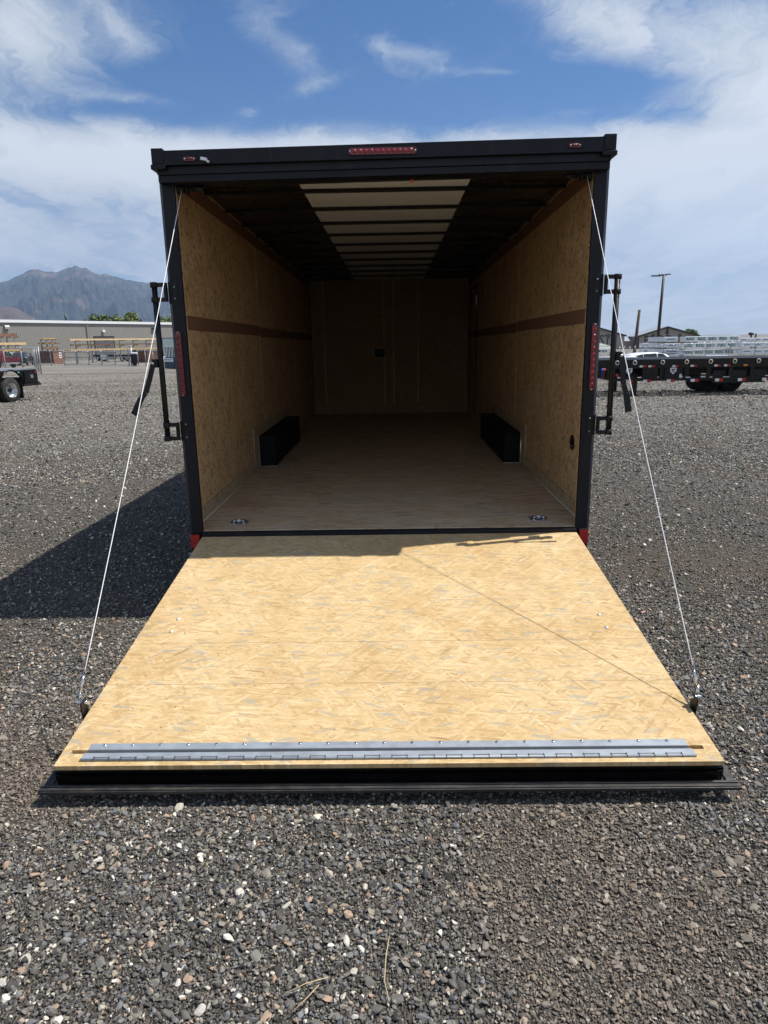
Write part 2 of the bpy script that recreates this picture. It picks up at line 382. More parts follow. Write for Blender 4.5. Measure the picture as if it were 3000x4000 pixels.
def corrugated(name,c,axis,pitch,c2=None):
    mt,g,b=newmat(name); s=g.sep(g.n('ShaderNodeTexCoord').outputs['Object'])[{'x':0,'y':1,'z':2}[axis]]
    wv=g.m('SINE',g.m('MULTIPLY',s,2*math.pi/pitch)); f=g.smooth(wv,-.2,.9)
    nz=g.noise(g.n('ShaderNodeTexCoord').outputs['Object'],.5,5)[0]
    g.put(b.inputs['Base Color'],g.mix(f,g.ramp(nz,[(.3,tuple(x*.94 for x in c)),(.7,tuple(x*1.05 for x in c))]),c2 or tuple(x*.8 for x in c)))
    b.inputs['Roughness'].default_value=.55; g.put(b.inputs['Normal'],g.bump(wv,.5,.03)); return mt
M['siding']=corrugated('tan_ribbed_siding',(.268,.255,.232),'x',.30,(.205,.195,.177))
M['taupe']=corrugated('taupe_ribbed_siding',(.30,.275,.255),'x',.45)
M['awning']=corrugated('pale_green_ribbed_roof',(.34,.36,.32),'x',.6)
M['galvsheet']=corrugated('galvanised_corrugated_sheet',(.50,.50,.48),'x',.36,(.10,.10,.10))
def foliage(name,c):
    mt,g,b=newmat(name); f=g.noise(g.n('ShaderNodeTexCoord').outputs['Object'],1.6,4)[0]
    g.put(b.inputs['Base Color'],g.ramp(f,[(.3,tuple(x*.6 for x in c)),(.7,tuple(x*1.3 for x in c))])); b.inputs['Roughness'].default_value=.6
    return mt
M['leaf']=foliage('tree_leaves',(.085,.125,.035)); M['leaf2']=foliage('yellow_green_leaves',(.13,.17,.045))
dusty(M['black'],(.045,.042,.040),.35,.5,.75,(4,4,1.2)); dusty(M['rubber'],(.13,.115,.098),.55,.45,.75,(9,14,14)); dusty(M['galv'],(.16,.15,.13),.4,.5,.75,(6,20,6)); dusty(M['tyre'],(.12,.105,.085),.5); dusty(M['blackgloss'],(.05,.046,.042),.25)
# stone colours shared by the loose gravel and the ground sheet under it
STONES2=[(0,(.070,.062,.053)),(.4,(.115,.102,.087)),(.7,(.16,.142,.120)),(.9,(.23,.205,.170)),(1,(.32,.29,.25))]
STONES=[(0,(.042,.038,.034)),(.22,(.082,.075,.066)),(.44,(.130,.121,.107)),(.56,(.135,.142,.155)),(.66,(.195,.180,.156)),(.76,(.25,.222,.178)),(.83,(.175,.182,.195)),(.875,(.33,.27,.19)),(.915,(.40,.26,.18)),(.945,(.44,.40,.33)),(.975,(.60,.56,.49)),(1,(.70,.66,.58))]
def gravel_mat():
    mt,g,b=newmat('loose_stone')
    oi=g.n('ShaderNodeObjectInfo').outputs['Random']; tc=g.n('ShaderNodeTexCoord').outputs['Object']
    pos=g.n('ShaderNodeNewGeometry').outputs['Position']
    nz=g.noise(pos,160,3)[0]
    c=g.ramp(oi,STONES)
    c=g.mix(g.smooth(nz,.35,.8,0,.35),c,g.mix(1,c,(.62,.58,.52),'MULTIPLY'))
    da=g.n('ShaderNodeAttribute',attribute_type='INSTANCER',attribute_name='dirt').outputs['Fac']
    c=g.mix(g.m('MULTIPLY',da,.62),c,(.205,.160,.118))
    yy=g.sep(pos)[1]   # sunlit brightness of the far yard at a grazing view, put into the colour
    c=g.mix(g.smooth(yy,1,16,0,.5),c,(.285,.262,.232))
    g.put(b.inputs['Base Color'],c); b.inputs['Roughness'].default_value=.62; b.inputs['Specular IOR Level'].default_value=.45
    return mt
M['stone']=gravel_mat()
def ground_mat():
    mt,g,b=newmat('gravel_lot')
    p=g.n('ShaderNodeNewGeometry').outputs['Position']; P2=g.map(p,scale=(1,1,0))
    v1=g.vor(P2,135); s1=g.sep(v1[1]); v2=g.vor(g.map(P2,(3,7,0)),90); s2=g.sep(v2[1])
    c=g.ramp(s1[0],STONES2); c2=g.ramp(s2[1],STONES2)
    c=g.mix(g.m('GREATER_THAN',s2[2],.62),c,c2)
    gap=g.smooth(v1[0],.45,.75,0,.8)
    near=g.mix(gap,c,(.075,.063,.052))
    cd_=g.n('ShaderNodeVectorMath',operation='DISTANCE'); g.put(cd_.inputs[0],p); cd_.inputs[1].default_value=(0,-4.2,0)
    dist=cd_.outputs['Value']
    # coarse clumps of stones that stay legible further out
    v3=g.vor(g.map(P2,(1,2,0)),11); s3=g.sep(v3[1]); v4=g.vor(g.map(P2,(4,2,0)),4.2); s4=g.sep(v4[1])
    sp=g.noise(P2,9,10,.86)[0]
    far=g.ramp(sp,[(.36,(.080,.075,.068)),(.5,(.180,.169,.153)),(.63,(.31,.292,.262))])
    v5=g.vor(g.map(P2,(1,2,0)),26); s5=g.sep(v5[1])
    far=g.mix(g.m('MULTIPLY',g.m('GREATER_THAN',s5[0],.88),g.smooth(v5[0],.25,.4,1,0)),far,(.50,.47,.41))
    c=g.mix(g.smooth(dist,4.5,12,0,.9),near,far)
    # brown dusty tracks running across the lot
    tr=g.noise(g.map(P2,(2,3,0),(0,0,R(12)),(.035,.22,1)),1,6,.6,dist=.4)[0]
    c=g.mix(g.smooth(tr,.45,.60,0,.75),c,(.145,.120,.092))
    tr2=g.noise(g.map(P2,(9,5,0),(0,0,R(-30)),(.3,1.1,1)),.5,6,.6,dist=.6)[0]
    c=g.mix(g.smooth(tr2,.55,.72,0,.35),c,(.055,.048,.043))
    px_,py_,_=g.sep(p); wob=g.m('MULTIPLY',g.m('SUBTRACT',g.noise(P2,.5,3)[0],.5),.5)
    for cx,cy,R_ in TRK:
        e=g.m('SUBTRACT',g.m('SQRT',g.m('ADD',g.m('POWER',g.m('ABSOLUTE',g.m('SUBTRACT',px_,cx)),2),g.m('POWER',g.m('ABSOLUTE',g.m('SUBTRACT',py_,cy)),2))),R_)
        c=g.mix(g.smooth(g.m('ABSOLUTE',g.m('ADD',e,wob)),.08,.30,.45,0),c,(.095,.080,.065))
    c=g.mix(g.m('MULTIPLY',g.smooth(dist,30,70,0,.5),g.smooth(tr,.6,.45)),c,(.25,.235,.208))
    g.put(b.inputs['Base Color'],c); b.inputs['Roughness'].default_value=.9; b.inputs['Specular IOR Level'].default_value=.25
    hN=g.m('SUBTRACT',1,v1[0]); hF=sp
    b1=g.bump(g.m('ADD',g.m('MULTIPLY',hN,g.smooth(dist,8,20,1,0)),g.m('MULTIPLY',hF,g.smooth(dist,6,20,0,4))),.8,.02)
    g.put(b.inputs['Normal'],b1)
    return mt
M['ground']=ground_mat()
# ================================================================== GROUND
def build_ground():
    rs=[0,1.2,2,3,4,5,6,7,8,9,10,12,14,16,18,20,23,26,30,35,40,45,50,60,75,90,110,140,180,240,320,450,600,1200,3000,8000,20000]
    bm=bmesh.new(); NS=144; prev=None; c0=bm.verts.new((0,-4.25,0))
    for r in rs[1:]:
        ring=[bm.verts.new((r*math.sin(k*2*math.pi/NS),-4.25+r*math.cos(k*2*math.pi/NS),0)) for k in range(NS)]
        for v in ring: v.co.z=gz(v.co.x,v.co.y)
        for k in range(NS):
            if prev is None: bm.faces.new((c0,ring[k],ring[(k+1)%NS]))
            else: bm.faces.new((prev[k],ring[k],ring[(k+1)%NS],prev[(k+1)%NS]))
        prev=ring
    bmesh.ops.recalc_face_normals(bm,faces=bm.faces)
    if bm.faces[0].normal.z<0: bmesh.ops.reverse_faces(bm,faces=bm.faces)
    me=bpy.data.meshes.new('ground'); bm.to_mesh(me); bm.free(); me.materials.append(M['ground'])
    for p in me.polygons: p.use_smooth=True
    o=bpy.data.objects.new('ground',me); col.objects.link(o); tag(o,'grey gravel lot with brown dusty tracks running to the fences','ground',kind='structure')
build_ground()
def build_gravel():
    rs=np.random.RandomState(3)
    def sector(n,r0,r1,half,pw):
        # density ~ r^-pw
        u=rs.rand(n); a=2-pw
        r=(r0**a+u*(r1**a-r0**a))**(1/a) if abs(a)>1e-3 else r0*(r1/r0)**u
        t=(rs.rand(n)*2-1)*half
        return np.stack([r*np.sin(t),-4.25+r*np.cos(t)],1),r
    A,ra=sector(150000,.9,3.4,1.0,0); B,rb=sector(270000,3.4,17,.80,2.35)
    C,rc=sector(140000,9,70,.72,3.0); P=np.concatenate([A,B,C]); r=np.concatenate([ra,rb,rc]); isC=np.r_[np.zeros(len(A)+len(B),bool),np.ones(len(C),bool)]
    inside=((abs(P[:,0])<1.22)&(P[:,1]>-2.02))
    P=P[~inside]; r=r[~inside]; isC=isC[~inside]; n=len(P)
    s=np.exp(rs.normal(math.log(.0043),.40,n)); s=np.clip(s,.0028,.017)
    bigm=rs.rand(n)<.022; s[bigm]=rs.uniform(.008,.015,bigm.sum())
    s*=np.where(r>5,1+(r-5)*.09,1); keep=(isC&(rs.rand(n)<np.clip((70-r)/45,0,1)))|(~isC&(rs.rand(n)<np.clip((17-r)/7,0,1))); s=np.where(isC,np.clip(r*.00095,.009,.026)*np.exp(rs.normal(0,.3,n)),s); P=P[keep]; s=s[keep]; r=r[keep]; n=len(P)
    dirt=np.array([dirt_at(x,y) for x,y in P])*(r<30); s=s*(1-.22*dirt*(rs.rand(n)<.8))
    z=np.array([gz(x,y) for x,y in P])+s*.32+rs.rand(n)*.004
    flat=(abs(P[:,0])<1.30)&(P[:,1]>-2.14); z[flat]-=.004; s[flat]=np.minimum(s[flat],.009)
    me=bpy.data.meshes.new('gravel'); me.vertices.add(n)
    me.vertices.foreach_set('co',np.stack([P[:,0],P[:,1],z],1).astype(np.float32).ravel())
    at_=me.attributes.new('siz','FLOAT','POINT'); at_.data.foreach_set('value',s.astype(np.float32))
    da=me.attributes.new('dirt','FLOAT','POINT'); da.data.foreach_set('value',dirt.astype(np.float32))
    rot=me.attributes.new('rot','FLOAT_VECTOR','POINT')
    rv=np.stack([rs.normal(0,.45,n),rs.normal(0,.45,n),rs.rand(n)*6.28],1); rot.data.foreach_set('vector',rv.astype(np.float32).ravel())
    ix=me.attributes.new('idx','INT','POINT'); ix.data.foreach_set('value',rs.randint(0,7,n).astype(np.int32))
    o=bpy.data.objects.new('gravel',me); col.objects.link(o)
    tag(o,'loose mixed grey, tan and white gravel stones around the ramp','gravel',kind='stuff')
    rocks=bpy.data.collections.new('stone_shapes')
    for k in range(7):
        bm=bmesh.new(); bmesh.ops.create_icosphere(bm,subdivisions=2,radius=1)
        rr=random.Random(k+40); off=Vector((rr.random()*50,rr.random()*50,0)); sc=(rr.uniform(1.05,1.6),rr.uniform(.7,1.0),rr.uniform(.5,.75))
        for v in bm.verts:
            q=v.co.copy(); v.co*=1+.30*noise.noise(q*1.1+off)
        for j in range(9):
            nrm=Vector((rr.gauss(0,1),rr.gauss(0,1),rr.gauss(0,1))).normalized(); dd=rr.uniform(.42,.66)
            for v in bm.verts:
                e=v.co.dot(nrm)-dd
                if e>0: v.co-=nrm*e
        for v in bm.verts: v.co=Vector((v.co.x*sc[0],v.co.y*sc[1],v.co.z*sc[2]))*1.18
        bmesh.ops.remove_doubles(bm,verts=bm.verts,dist=.03); bmesh.ops.dissolve_limit(bm,angle_limit=.12,verts=bm.verts,edges=bm.edges)
        mm=bpy.data.meshes.new('stone'); bm.to_mesh(mm); bm.free(); mm.materials.append(M['stone'])
        rocks.objects.link(bpy.data.objects.new('stone',mm))
    ng=bpy.data.node_groups.new('scatter','GeometryNodeTree')
    ng.interface.new_socket('Geometry',in_out='INPUT',socket_type='NodeSocketGeometry'); ng.interface.new_socket('Geometry',in_out='OUTPUT',socket_type='NodeSocketGeometry')
    N=ng.nodes; L=ng.links; gi=N.new('NodeGroupInput'); go=N.new('NodeGroupOutput')
    ci=N.new('GeometryNodeCollectionInfo'); ci.inputs[0].default_value=rocks; ci.inputs['Separate Children'].default_value=True
    iop=N.new('GeometryNodeInstanceOnPoints'); iop.inputs['Pick Instance'].default_value=True
    def attr(nm,t):
        a=N.new('GeometryNodeInputNamedAttribute'); a.data_type=t; a.inputs[0].default_value=nm
        return [x for x in a.outputs if x.enabled][0]
    L.new(gi.outputs[0],iop.inputs['Points']); L.new(ci.outputs[0],iop.inputs['Instance'])
    L.new(attr('idx','INT'),iop.inputs['Instance Index']); L.new(attr('siz','FLOAT'),iop.inputs['Scale'])
    L.new(attr('rot','FLOAT_VECTOR'),iop.inputs['Rotation']); L.new(iop.outputs[0],go.inputs[0])
    md=o.modifiers.new('scatter','NODES'); md.node_group=ng
build_gravel()
# dry stalks lying on the gravel in front
def straw(loc,pts,label):
    b=MB(); b.tube(pts,.0013,6); o=b.build('straw_stalk',M['straw']); o.location=loc; tag(o,label,'straw','dry straw stalks on the gravel')
q=gnd(1115,3905); straw(q+Vector((0,0,.018)),[(0,0,0),(.05,.022,.008),(.105,.045,.002)],'pale dry straw stalk at the bottom edge, left one pointing up right')
q=gnd(1140,3980); straw(q+Vector((0,0,.018)),[(0,0,0),(.035,.03,.012),(.06,.07,.006)],'dry straw stalk nearest the bottom edge of the gravel')
q=gnd(1520,3930); straw(q+Vector((0,0,.016)),[(0,0,0),(-.012,.05,.006),(-.008,.12,.012),(0,.19,.002)],'long thin straw stalk standing on end-to-end gravel, centre bottom')
# ================================================================== ENCLOSED TRAILER
ZF=.43
T0=Vector((0,0,0))
tr=empty('enclosed_trailer',(0,0,0)); tag(tr,'black enclosed cargo trailer with its plywood rear ramp door lowered onto the gravel','trailer')
WI=1.265; LEN=7.2
def zc(y): return 2.625-.105*(y/LEN)      # ceiling height
def tb(name,mats,mb,parent=tr,label=None):
    o=mb.build(name,mats,parent)
    if label: o['label']=label
    return o
# body skins
b=MB(); 
for s in(-1,1):
    b.prism([(s*1.288,.1,.30),(s*1.285,LEN+.05,.30),(s*1.285,LEN+.05,2.60),(s*1.285,.1,2.63)],(s*-.012,0,0))
tb('side_wall',M['black'],b)
b=MB(); b.b(-1.29,1.29,LEN+.06,LEN+.08,.3,2.6); tb('front_wall',M['black'],b)
b=MB(); b.prism([(-1.285,.08,2.655),(-1.285,LEN+.08,2.60),(0,LEN+.08,2.64),(0,.08,2.685),],(0,0,-.008)); b.prism([(1.285,.08,2.655),(1.285,LEN+.08,2.60),(0,LEN+.08,2.64),(0,.08,2.685)],(0,0,-.008))
tb('roof',M['black'],b)
# chassis, wheels
b=MB(); b.b(-1.06,-.96,.06,LEN,.27,.40); b.b(.96,1.06,.06,LEN,.27,.40)
for k in range(12): b.b(-.96,.96,.3+k*.6,.35+k*.6,.30,.399)
tb('chassis',M['steelblack'],b)
def wheel_part(parent,c,r,wd,axis='X',mats=None,name='wheel',deep=0,sgn=1,rimmat='silver'):
    b=MB(); h=wd/2
    b.lathe([(r*.62,-h),(r*.93,-h),(r,-h*.75),(r,h*.75),(r*.93,h),(r*.62,h)],c,axis,32)
    t=b.build(name,M['tyre'],parent)
    b=MB()
    dp=sgn*(h-.01); dd=sgn*(h-.02-deep)
    b.lathe([(r*.64,dp),(r*.60,dp-sgn*.02),(r*.57,dd),(r*.45,dd),(r*.20,dd+sgn*.02),(r*.18,dd+sgn*.05),(.001,dd+sgn*.055)],c,axis,32)
    for k in range(8):
        a=k*math.pi/4; p=Vector(c)+(Vector((dd+sgn*.003,.34*r*math.cos(a),.34*r*math.sin(a))) if axis=='X' else Vector((.34*r*math.cos(a),dd+sgn*.003,.34*r*math.sin(a))))
        b.ball(p,r*.05,1,mi=1)
    b.build('rim',[M[rimmat],M['steelblack']],t)
    return t
for s in(-1,1):
    for y in(2.85,3.72): wheel_part(tr,(s*1.187,y,.33),.33,.14,'X',sgn=s)
# floor
b=MB(); b.b(-WI,WI,.02,LEN,ZF-.02,ZF); tb('floor',M['osb_floor'],b)
# walls: one board sheet per side with brown bands, joint strips, kick board
for s in(-1,1):
    b=MB(); X=s*WI
    b.prism([(X,.062,ZF+.001),(X,LEN,ZF+.001),(X,LEN,zc(LEN)+.02),(X,.062,zc(.1)+.02)],(s*.012,0,0))
    wl=tb('interior_wall',M['osb_wall'],b)
    b=MB(); e=X-s*.0025
    b.prism([(e,.10,zc(.1)-.10),(e,LEN,zc(LEN)-.095),(e,LEN,zc(LEN)),(e,.10,zc(.1))],(s*.002,0,0))
    b.prism([(e,.10,1.685),(e,2.74,1.662),(e,2.74,1.755),(e,.10,1.775)],(s*.002,0,0))
    b.prism([(e,2.74,1.650),(e,LEN,1.62),(e,LEN,1.71),(e,2.74,1.745)],(s*.002,0,0))
    b.build('brown_band',M['band'],wl)
    for y_ in(2.738,5.17): b=MB(); b.b(X-s*.004,X,y_,y_+.010,ZF+.31,2.50,bev=.001); b.build('joint_strip',M['osb_wall'],wl)
    b=MB(); b.b(X-s*.010,X,.10,2.13,ZF+.001,ZF+.092); b.b(X-s*.011,X,2.13,2.30,ZF+.001,ZF+.40); b.b(X-s*.009,X,2.30,4.4,ZF+.30,ZF+.40); b.build('kick_board',M['osb_toe'],wl)
    b=MB(); b.tube([(X-s*.012,.10,ZF+.002),(X-s*.012,2.34,ZF+.002)],.003,6); b.build('caulk_line',M['caulk'],wl)
    # jamb behind the post
    b=MB(); b.prism([(s*1.192,.032,ZF+.001),(s*1.255,.047,ZF+.001),(s*1.255,.060,ZF+.001),(s*1.192,.045,ZF+.001)],(0,0,2.12)); b.build('jamb_board',M['osb_wall'],wl)
    # wheel box
    b=MB(); b.b(s*1.10,s*(WI-.0125),2.344,4.15,ZF+.001,ZF+.295,bev=.004); wb=tb('wheel_box',M['wheelbox'],b)
    b=MB(); b.tube([(s*1.256,2.340,ZF+.29),(s*1.256,2.340,ZF+.004),(s*1.095,2.340,ZF+.004)],.0035,6); b.build('caulk_line',M['caulk'],wb)
    # D ring plates in the floor
    cx=-1.003 if s<0 else .998; b=MB(); b.box((cx,.215,ZF+.002),(.118,.135,.004),None,0,.001)
    dr=tb('tie_down_plate',M['zinc'],b)
    b=MB(); b.lathe([(.036,.001),(.036,.004),(.030,.0045),(.012,-.0005)],(cx,.215,ZF+.002),'Z',20); b.build('recess_cup',M['steelblack'],dr)
    b=MB(); b.tube([(cx-.03,.205,ZF+.009)]+[(cx-.03*math.cos(k*math.pi/8),.205+.035*math.sin(k*math.pi/8),ZF+.009) for k in range(1,8)]+[(cx+.03,.205,ZF+.009)],.006,8); b.build('ring',M['chrome'],dr)
    for qx in(-.048,.048):
        for qy in(-.054,.054): b=MB(); b.ball((cx+qx,.215+qy,ZF+.004),.007,1,(1,1,.5)); b.build('screw',M['chrome'],dr)
# vent hole in right wall
b=MB(); b.lathe([(.052,-.002),(.052,-.006),(.046,-.007),(.044,-.002),(.001,-.002)],(WI,.465,.9),'X',28); hole=tb('wall_socket_cup',M['wheelbox'],b)
b=MB(); b.ball((WI-.008,.45,.88),.006,1); b.build('socket_pin',M['silver'],hole)
# front wall inside, with joints
b=MB(); b.b(-WI+.0125,WI-.0125,LEN-.02,LEN,ZF+.001,2.53); fw=tb('interior_front_wall',M['osb_back_shaded'],b)
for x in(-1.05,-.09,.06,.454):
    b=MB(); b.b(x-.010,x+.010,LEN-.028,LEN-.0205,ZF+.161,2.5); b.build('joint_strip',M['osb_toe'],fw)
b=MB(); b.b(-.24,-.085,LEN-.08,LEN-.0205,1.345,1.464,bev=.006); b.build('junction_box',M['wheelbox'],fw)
b=MB(); b.b(-WI+.02,WI-.02,LEN-.035,LEN-.0205,ZF+.002,ZF+.16); b.build('kick_board',M['osb_back_shaded'],fw)
# side door inside right wall
b=MB(); b.b(WI-.012,WI-.001,6.05,6.08,ZF+.1,2.35); b.b(WI-.012,WI-.001,6.84,6.87,ZF+.1,2.35); b.b(WI-.012,WI-.001,6.08,6.84,2.32,2.35); sd=tb('side_door_frame',M['black'],b)
b=MB(); b.b(WI-.03,WI-.0125,6.02,6.045,2.05,2.20,bev=.002); b.build('door_catch',M['silver'],sd)
# ceiling: dark sheet, pale liner down the middle, bows
b=MB(); b.prism([(-1.285,.02,zc(0)+.02),(1.285,.02,zc(0)+.02),(1.285,LEN,zc(LEN)+.02),(-1.285,LEN,zc(LEN)+.02)],(0,0,.006)); cl_=tb('ceiling',M['roofdark'],b)
b=MB(); b.prism([(-.575,.04,zc(0)+.012),(.575,.04,zc(0)+.012),(.545,LEN-.03,zc(LEN)+.012),(-.545,LEN-.03,zc(LEN)+.012)],(0,0,.006)); b.build('ceiling_liner',M['liner'],cl_)
for k in range(12):
    y=.93+.622*k
    if y>LEN-.1: break
    z=zc(y); b=MB(); b.b(-WI+.013,WI-.013,y-.018,y+.018,z-.013,z+.011,bev=.003); tb('roof_bow',M['steelblack'],b)
# rear frame
posts={}
for s in(-1,1):
    fr=MB(); fr.prism([(s*1.192,.008,.32),(s*1.262,.008,.32),(s*1.284,.04,.32),(s*1.284,.095,.32),(s*1.272,.095,.32),(s*1.272,.045,.32),(s*1.192,.030,.32)],(s*.004,0,2.24)); fr.b(s*1.208,s*1.262,-.022,.0078,.322,.417)
    fr.b(s*1.194,s*1.205,.001,.0075,.44,2.47)
    posts[s]=tb('rear_post',M['black'],fr)
tl=.010
def tilt(pts): return [(x,y,z+tl*x) for x,y,z in pts]
b=MB()
for (z0,z1,y0) in((2.493,2.528,-.052),(2.530,2.556,-.066),(2.558,2.572,-.057),(2.574,2.648,-.085)):
    x=1.262 if z1<2.57 else 1.272
    b.prism(tilt([(-x,y0,z0),(x,y0,z0),(x,y0,z1),(-x,y0,z1)]),(0,.12,0))
hd=tb('rear_header',M['black'],b)
for k in range(9):
    x=-1.12+k*.28; b=MB(); b.ball((x,-.0665,2.543+tl*x),.0042,1,(1,.6,1)); b.build('screw',M['steelblack'],hd)
for x in(-.62,.60):
    b=MB(); b.b(x-.001,x+.001,-.0862,-.0852,2.577+tl*x,2.645+tl*x); b.build('seam',M['darktrim'],hd)
for s in(-1,1):
    b=MB(); zz_=2.57+tl*s*1.25
    b.b(s*1.215,s*1.280,-.092,.06,zz_+.008,zz_+.090,bev=.004); b.b(s*1.205,s*1.286,-.098,.06,zz_-.018,zz_+.0065,bev=.003)
    b.build('corner_cap',M['black'],hd)
def capsule(x0,x1,z0,z1,y,thick,vert):
    pts=[]; r=min(x1-x0,z1-z0)/2
    if vert:
        cx=(x0+x1)/2
        for k in range(9): a=math.pi*k/8; pts.append((cx+r*math.cos(a),y,z1-r+r*math.sin(a)))
        for k in range(9): a=math.pi+math.pi*k/8; pts.append((cx+r*math.cos(a),y,z0+r+r*math.sin(a)))
    else:
        cz=(z0+z1)/2
        for k in range(9): a=-math.pi/2+math.pi*k/8; pts.append((x1-r+r*math.cos(a),y,cz+r*math.sin(a)))
        for k in range(9): a=math.pi/2+math.pi*k/8; pts.append((x0+r+r*math.cos(a),y,cz+r*math.sin(a)))
    return MB().prism(pts,(0,-thick,0))
def lamp(name,x0,x1,z0,z1,y,vert,n,parent,ledmat='redled'):
    b=capsule(x0,x1,z0,z1,y,.012,vert); o=b.build(name,M['redlens'],parent)
    b=MB(); r=min(x1-x0,z1-z0)*.36; L=(z1-z0) if vert else (x1-x0)
    for k in range(n):
        t=(k+.5)/n
        c=((x0+x1)/2,y-.012,z0+.02+(L-.04)*t) if vert else (x0+.018+(L-.036)*t,y-.012,(z0+z1)/2+0*t)
        b.ball(c,r,2,(1,.55,1) if not vert else (1,.55,1))
    b.build('bulb_row',M[ledmat],o)
    for c in (((x0+x1)/2,y-.013,z1-.008),((x0+x1)/2,y-.013,z0+.008)) if vert else ((x0+.008,y-.013,(z0+z1)/2),(x1-.008,y-.013,(z0+z1)/2)): b=MB(); b.ball(c,.004,1); b.build('screw',M['silver'],o)
    return o
o=lamp('brake_light',-.188,.188,2.592,2.626,-.0855,False,11,hd); o['label']='long red brake light bar in the middle of the header'
lamp('clearance_light',-1.102,-1.034,2.579,2.599,-.0855,False,3,hd,'redlens'); lamp('clearance_light',1.020,1.086,2.606,2.628,-.0855,False,3,hd,'redlens')
b=MB(); b.box((-.985,-.102,2.583),(.036,.03,.018),Matrix.Rotation(.2,3,'Y'),0,.003); b.box((-.965,-.10,2.572),(.02,.022,.012),Matrix.Rotation(.5,3,'Y'),0,.002)
b.build('plate_lamp',M['silver'],hd)
b=MB(); b.tube([(.165,.10,2.52),(.166,.10,2.485)],.009,8,rs=[.006,.010]); b.build('wire_nut',M['orange'],hd)
lamp('tail_light',-1.258,-1.226,1.286,1.672,.0075,True,10,posts[-1],'redlens'); lamp('tail_light',1.226,1.258,1.283,1.679,.0075,True,10,posts[1])
for s in(-1,1):
    b=MB(); b.b(s*1.210,s*1.266,-.0255,-.0225,.326,.413); b.b(s*1.2625,s*1.266,-.0222,.006,.326,.413); b.build('reflector',M['redtape'],posts[s])
# spring shaft and drums under the header
sh=MB(); sh.tube([(-1.19,.14,2.50),(1.19,.14,2.525)],.012,10); shaft=tb('spring_shaft',M['steelblack'],sh)
for s in(-1,1):
    b=MB(); z=2.482+.014*s; X=s*1.160
    b.lathe([(.001,-.032),(.034,-.03),(.034,-.024),(.022,-.022),(.022,.022),(.034,.024),(.034,.03),(.001,.032)],(X,.06,z),'X',24); b.build('cable_drum',M['steelblack'],shaft)
    b=MB(); b.tube([(X-s*.05,.06,z),(X-s*.12,.06,z)],.016,12); b.build('spring_end',M['steelblack'],shaft)
# cam bar latches
def latch(s):
    b=MB(); X=1.350; Y=-.032
    b.tube([(s*X,Y,1.018),(s*(X-.002),Y,1.947)],.0165,14); bar=tb('lock_bar',M['steelblack'],b)
    for (zs,z0,z1) in(((1.935,1.852),1.84,1.947),((1.118,1.034),1.022,1.130)):
        b=MB()
        for z in zs:
            b.b(s*1.275,s*1.345,Y-.007,Y+.007,z-.012,z+.012,bev=.002); b.lathe([(.018,-.015),(.0225,-.013),(.0225,.013),(.018,.015)],(s*X,Y,z),'Z',14)
        b.b(s*1.279,s*1.293,Y-.009,Y+.030,z0,z1,bev=.002); b.b(s*1.228,s*1.2790,.004,.0070,z0-.01,z1+.008,bev=.001)
        b.build('latch_bracket',M['steelblack'],bar)
    for z in(1.925,1.860,1.115,1.035): b=MB(); b.ball((s*1.243,.002,z),.0055,2,(1,.7,1)); b.build('bolt',M['galv'],bar)
    b=MB(); b.b(s*1.366,s*1.400,Y-.017,Y+.015,1.462,1.512,bev=.003)
    if s<0: pts=[(-1.392,-.05,1.485),(-1.418,-.055,1.40),(-1.448,-.065,1.315),(-1.475,-.072,1.285),(-1.528,-.08,1.188)]
    else: pts=[(1.394,-.05,1.487),(1.400,-.055,1.42),(1.412,-.065,1.32),(1.430,-.072,1.270),(1.448,-.08,1.160)]
    for a,c in zip(pts[:-1],pts[1:]): b.bar(a,c,.029,.010,up=(0,1,0))
    b.bar(pts[3],pts[4],.033,.018,up=(0,1,0))
    b.build('latch_handle',M['steelblack'],bar)
    b=MB(); b.ball((s*1.392,-.058,1.488),.009,2,(1,.6,1)); b.build('pivot_rivet',M['silver'],bar)
latch(-1); latch(1)
# ramp
RA=Vector((0,-.03,ZF-.03)); RB=Vector((0,-2.0957,ZF-.2864)); RD=(RB-RA); RL=RD.length; RD.normalize(); RN=Vector((1,0,0)).cross(-RD); RN.normalize()
if RN.z<0: RN=-RN
ramp=empty('ramp_door',(0,0,0)); ramp.parent=tr; ramp.location=RA; ramp.rotation_euler=(math.atan2(-RD.z,-RD.y)*-1 if False else math.asin(-RD.z),0,0)
ramp['label']='lowered rear ramp door of strand board with a black rubber-edged frame'
# local axes of the ramp: +x right, -y down the slope, +z off the board
def rb(name,mats,mb,par=ramp):
    return mb.build(name,mats,par)
gx0,gx1=-1.158,1.145; g0,g1=1.9975,2.0172
b=MB(); HW=1.1895
b.b(-HW,HW,-g0,0,-.018,0); b.b(-HW,HW,-RL,-g1,-.018,0); b.b(-HW,gx0,-g1,-g0,-.018,0); b.b(gx1,HW,-g1,-g0,-.018,0); b.b(gx0,gx1,-g1,-g0,-.019,-.0142)
rr=random.Random(5)
for i in range(7):
    for y in(-.10,-.62,-1.22,-1.31,-1.56,-1.64):
        if rr.random()<.88: continue
        x=-1.1+i*.36+rr.uniform(-.05,.05); yy=y+rr.uniform(-.02,.02); r_=rr.uniform(.0018,.003)
        b.lathe([(r_,.0006),(.0002,.0007)],(x,yy,0),'Z',8,mi=1)
bd=rb('board_panel',[M['osb_ramp'],M['timberdark']],b)
for y in(-1.268,-1.593):
    b=MB(); b.b(-HW+.001,HW-.001,y-.0009,y+.0009,.0001,.0004); b.build('board_joint',M['timberdark'],bd)
b=MB()   # black frame under the board with ridged edge and flat rubber lip
b.b(-1.185,1.185,-RL+.020,0,-.050,-.0185); b.b(-1.188,1.188,-RL+.012,-RL+.0195,-.034,-.0187)
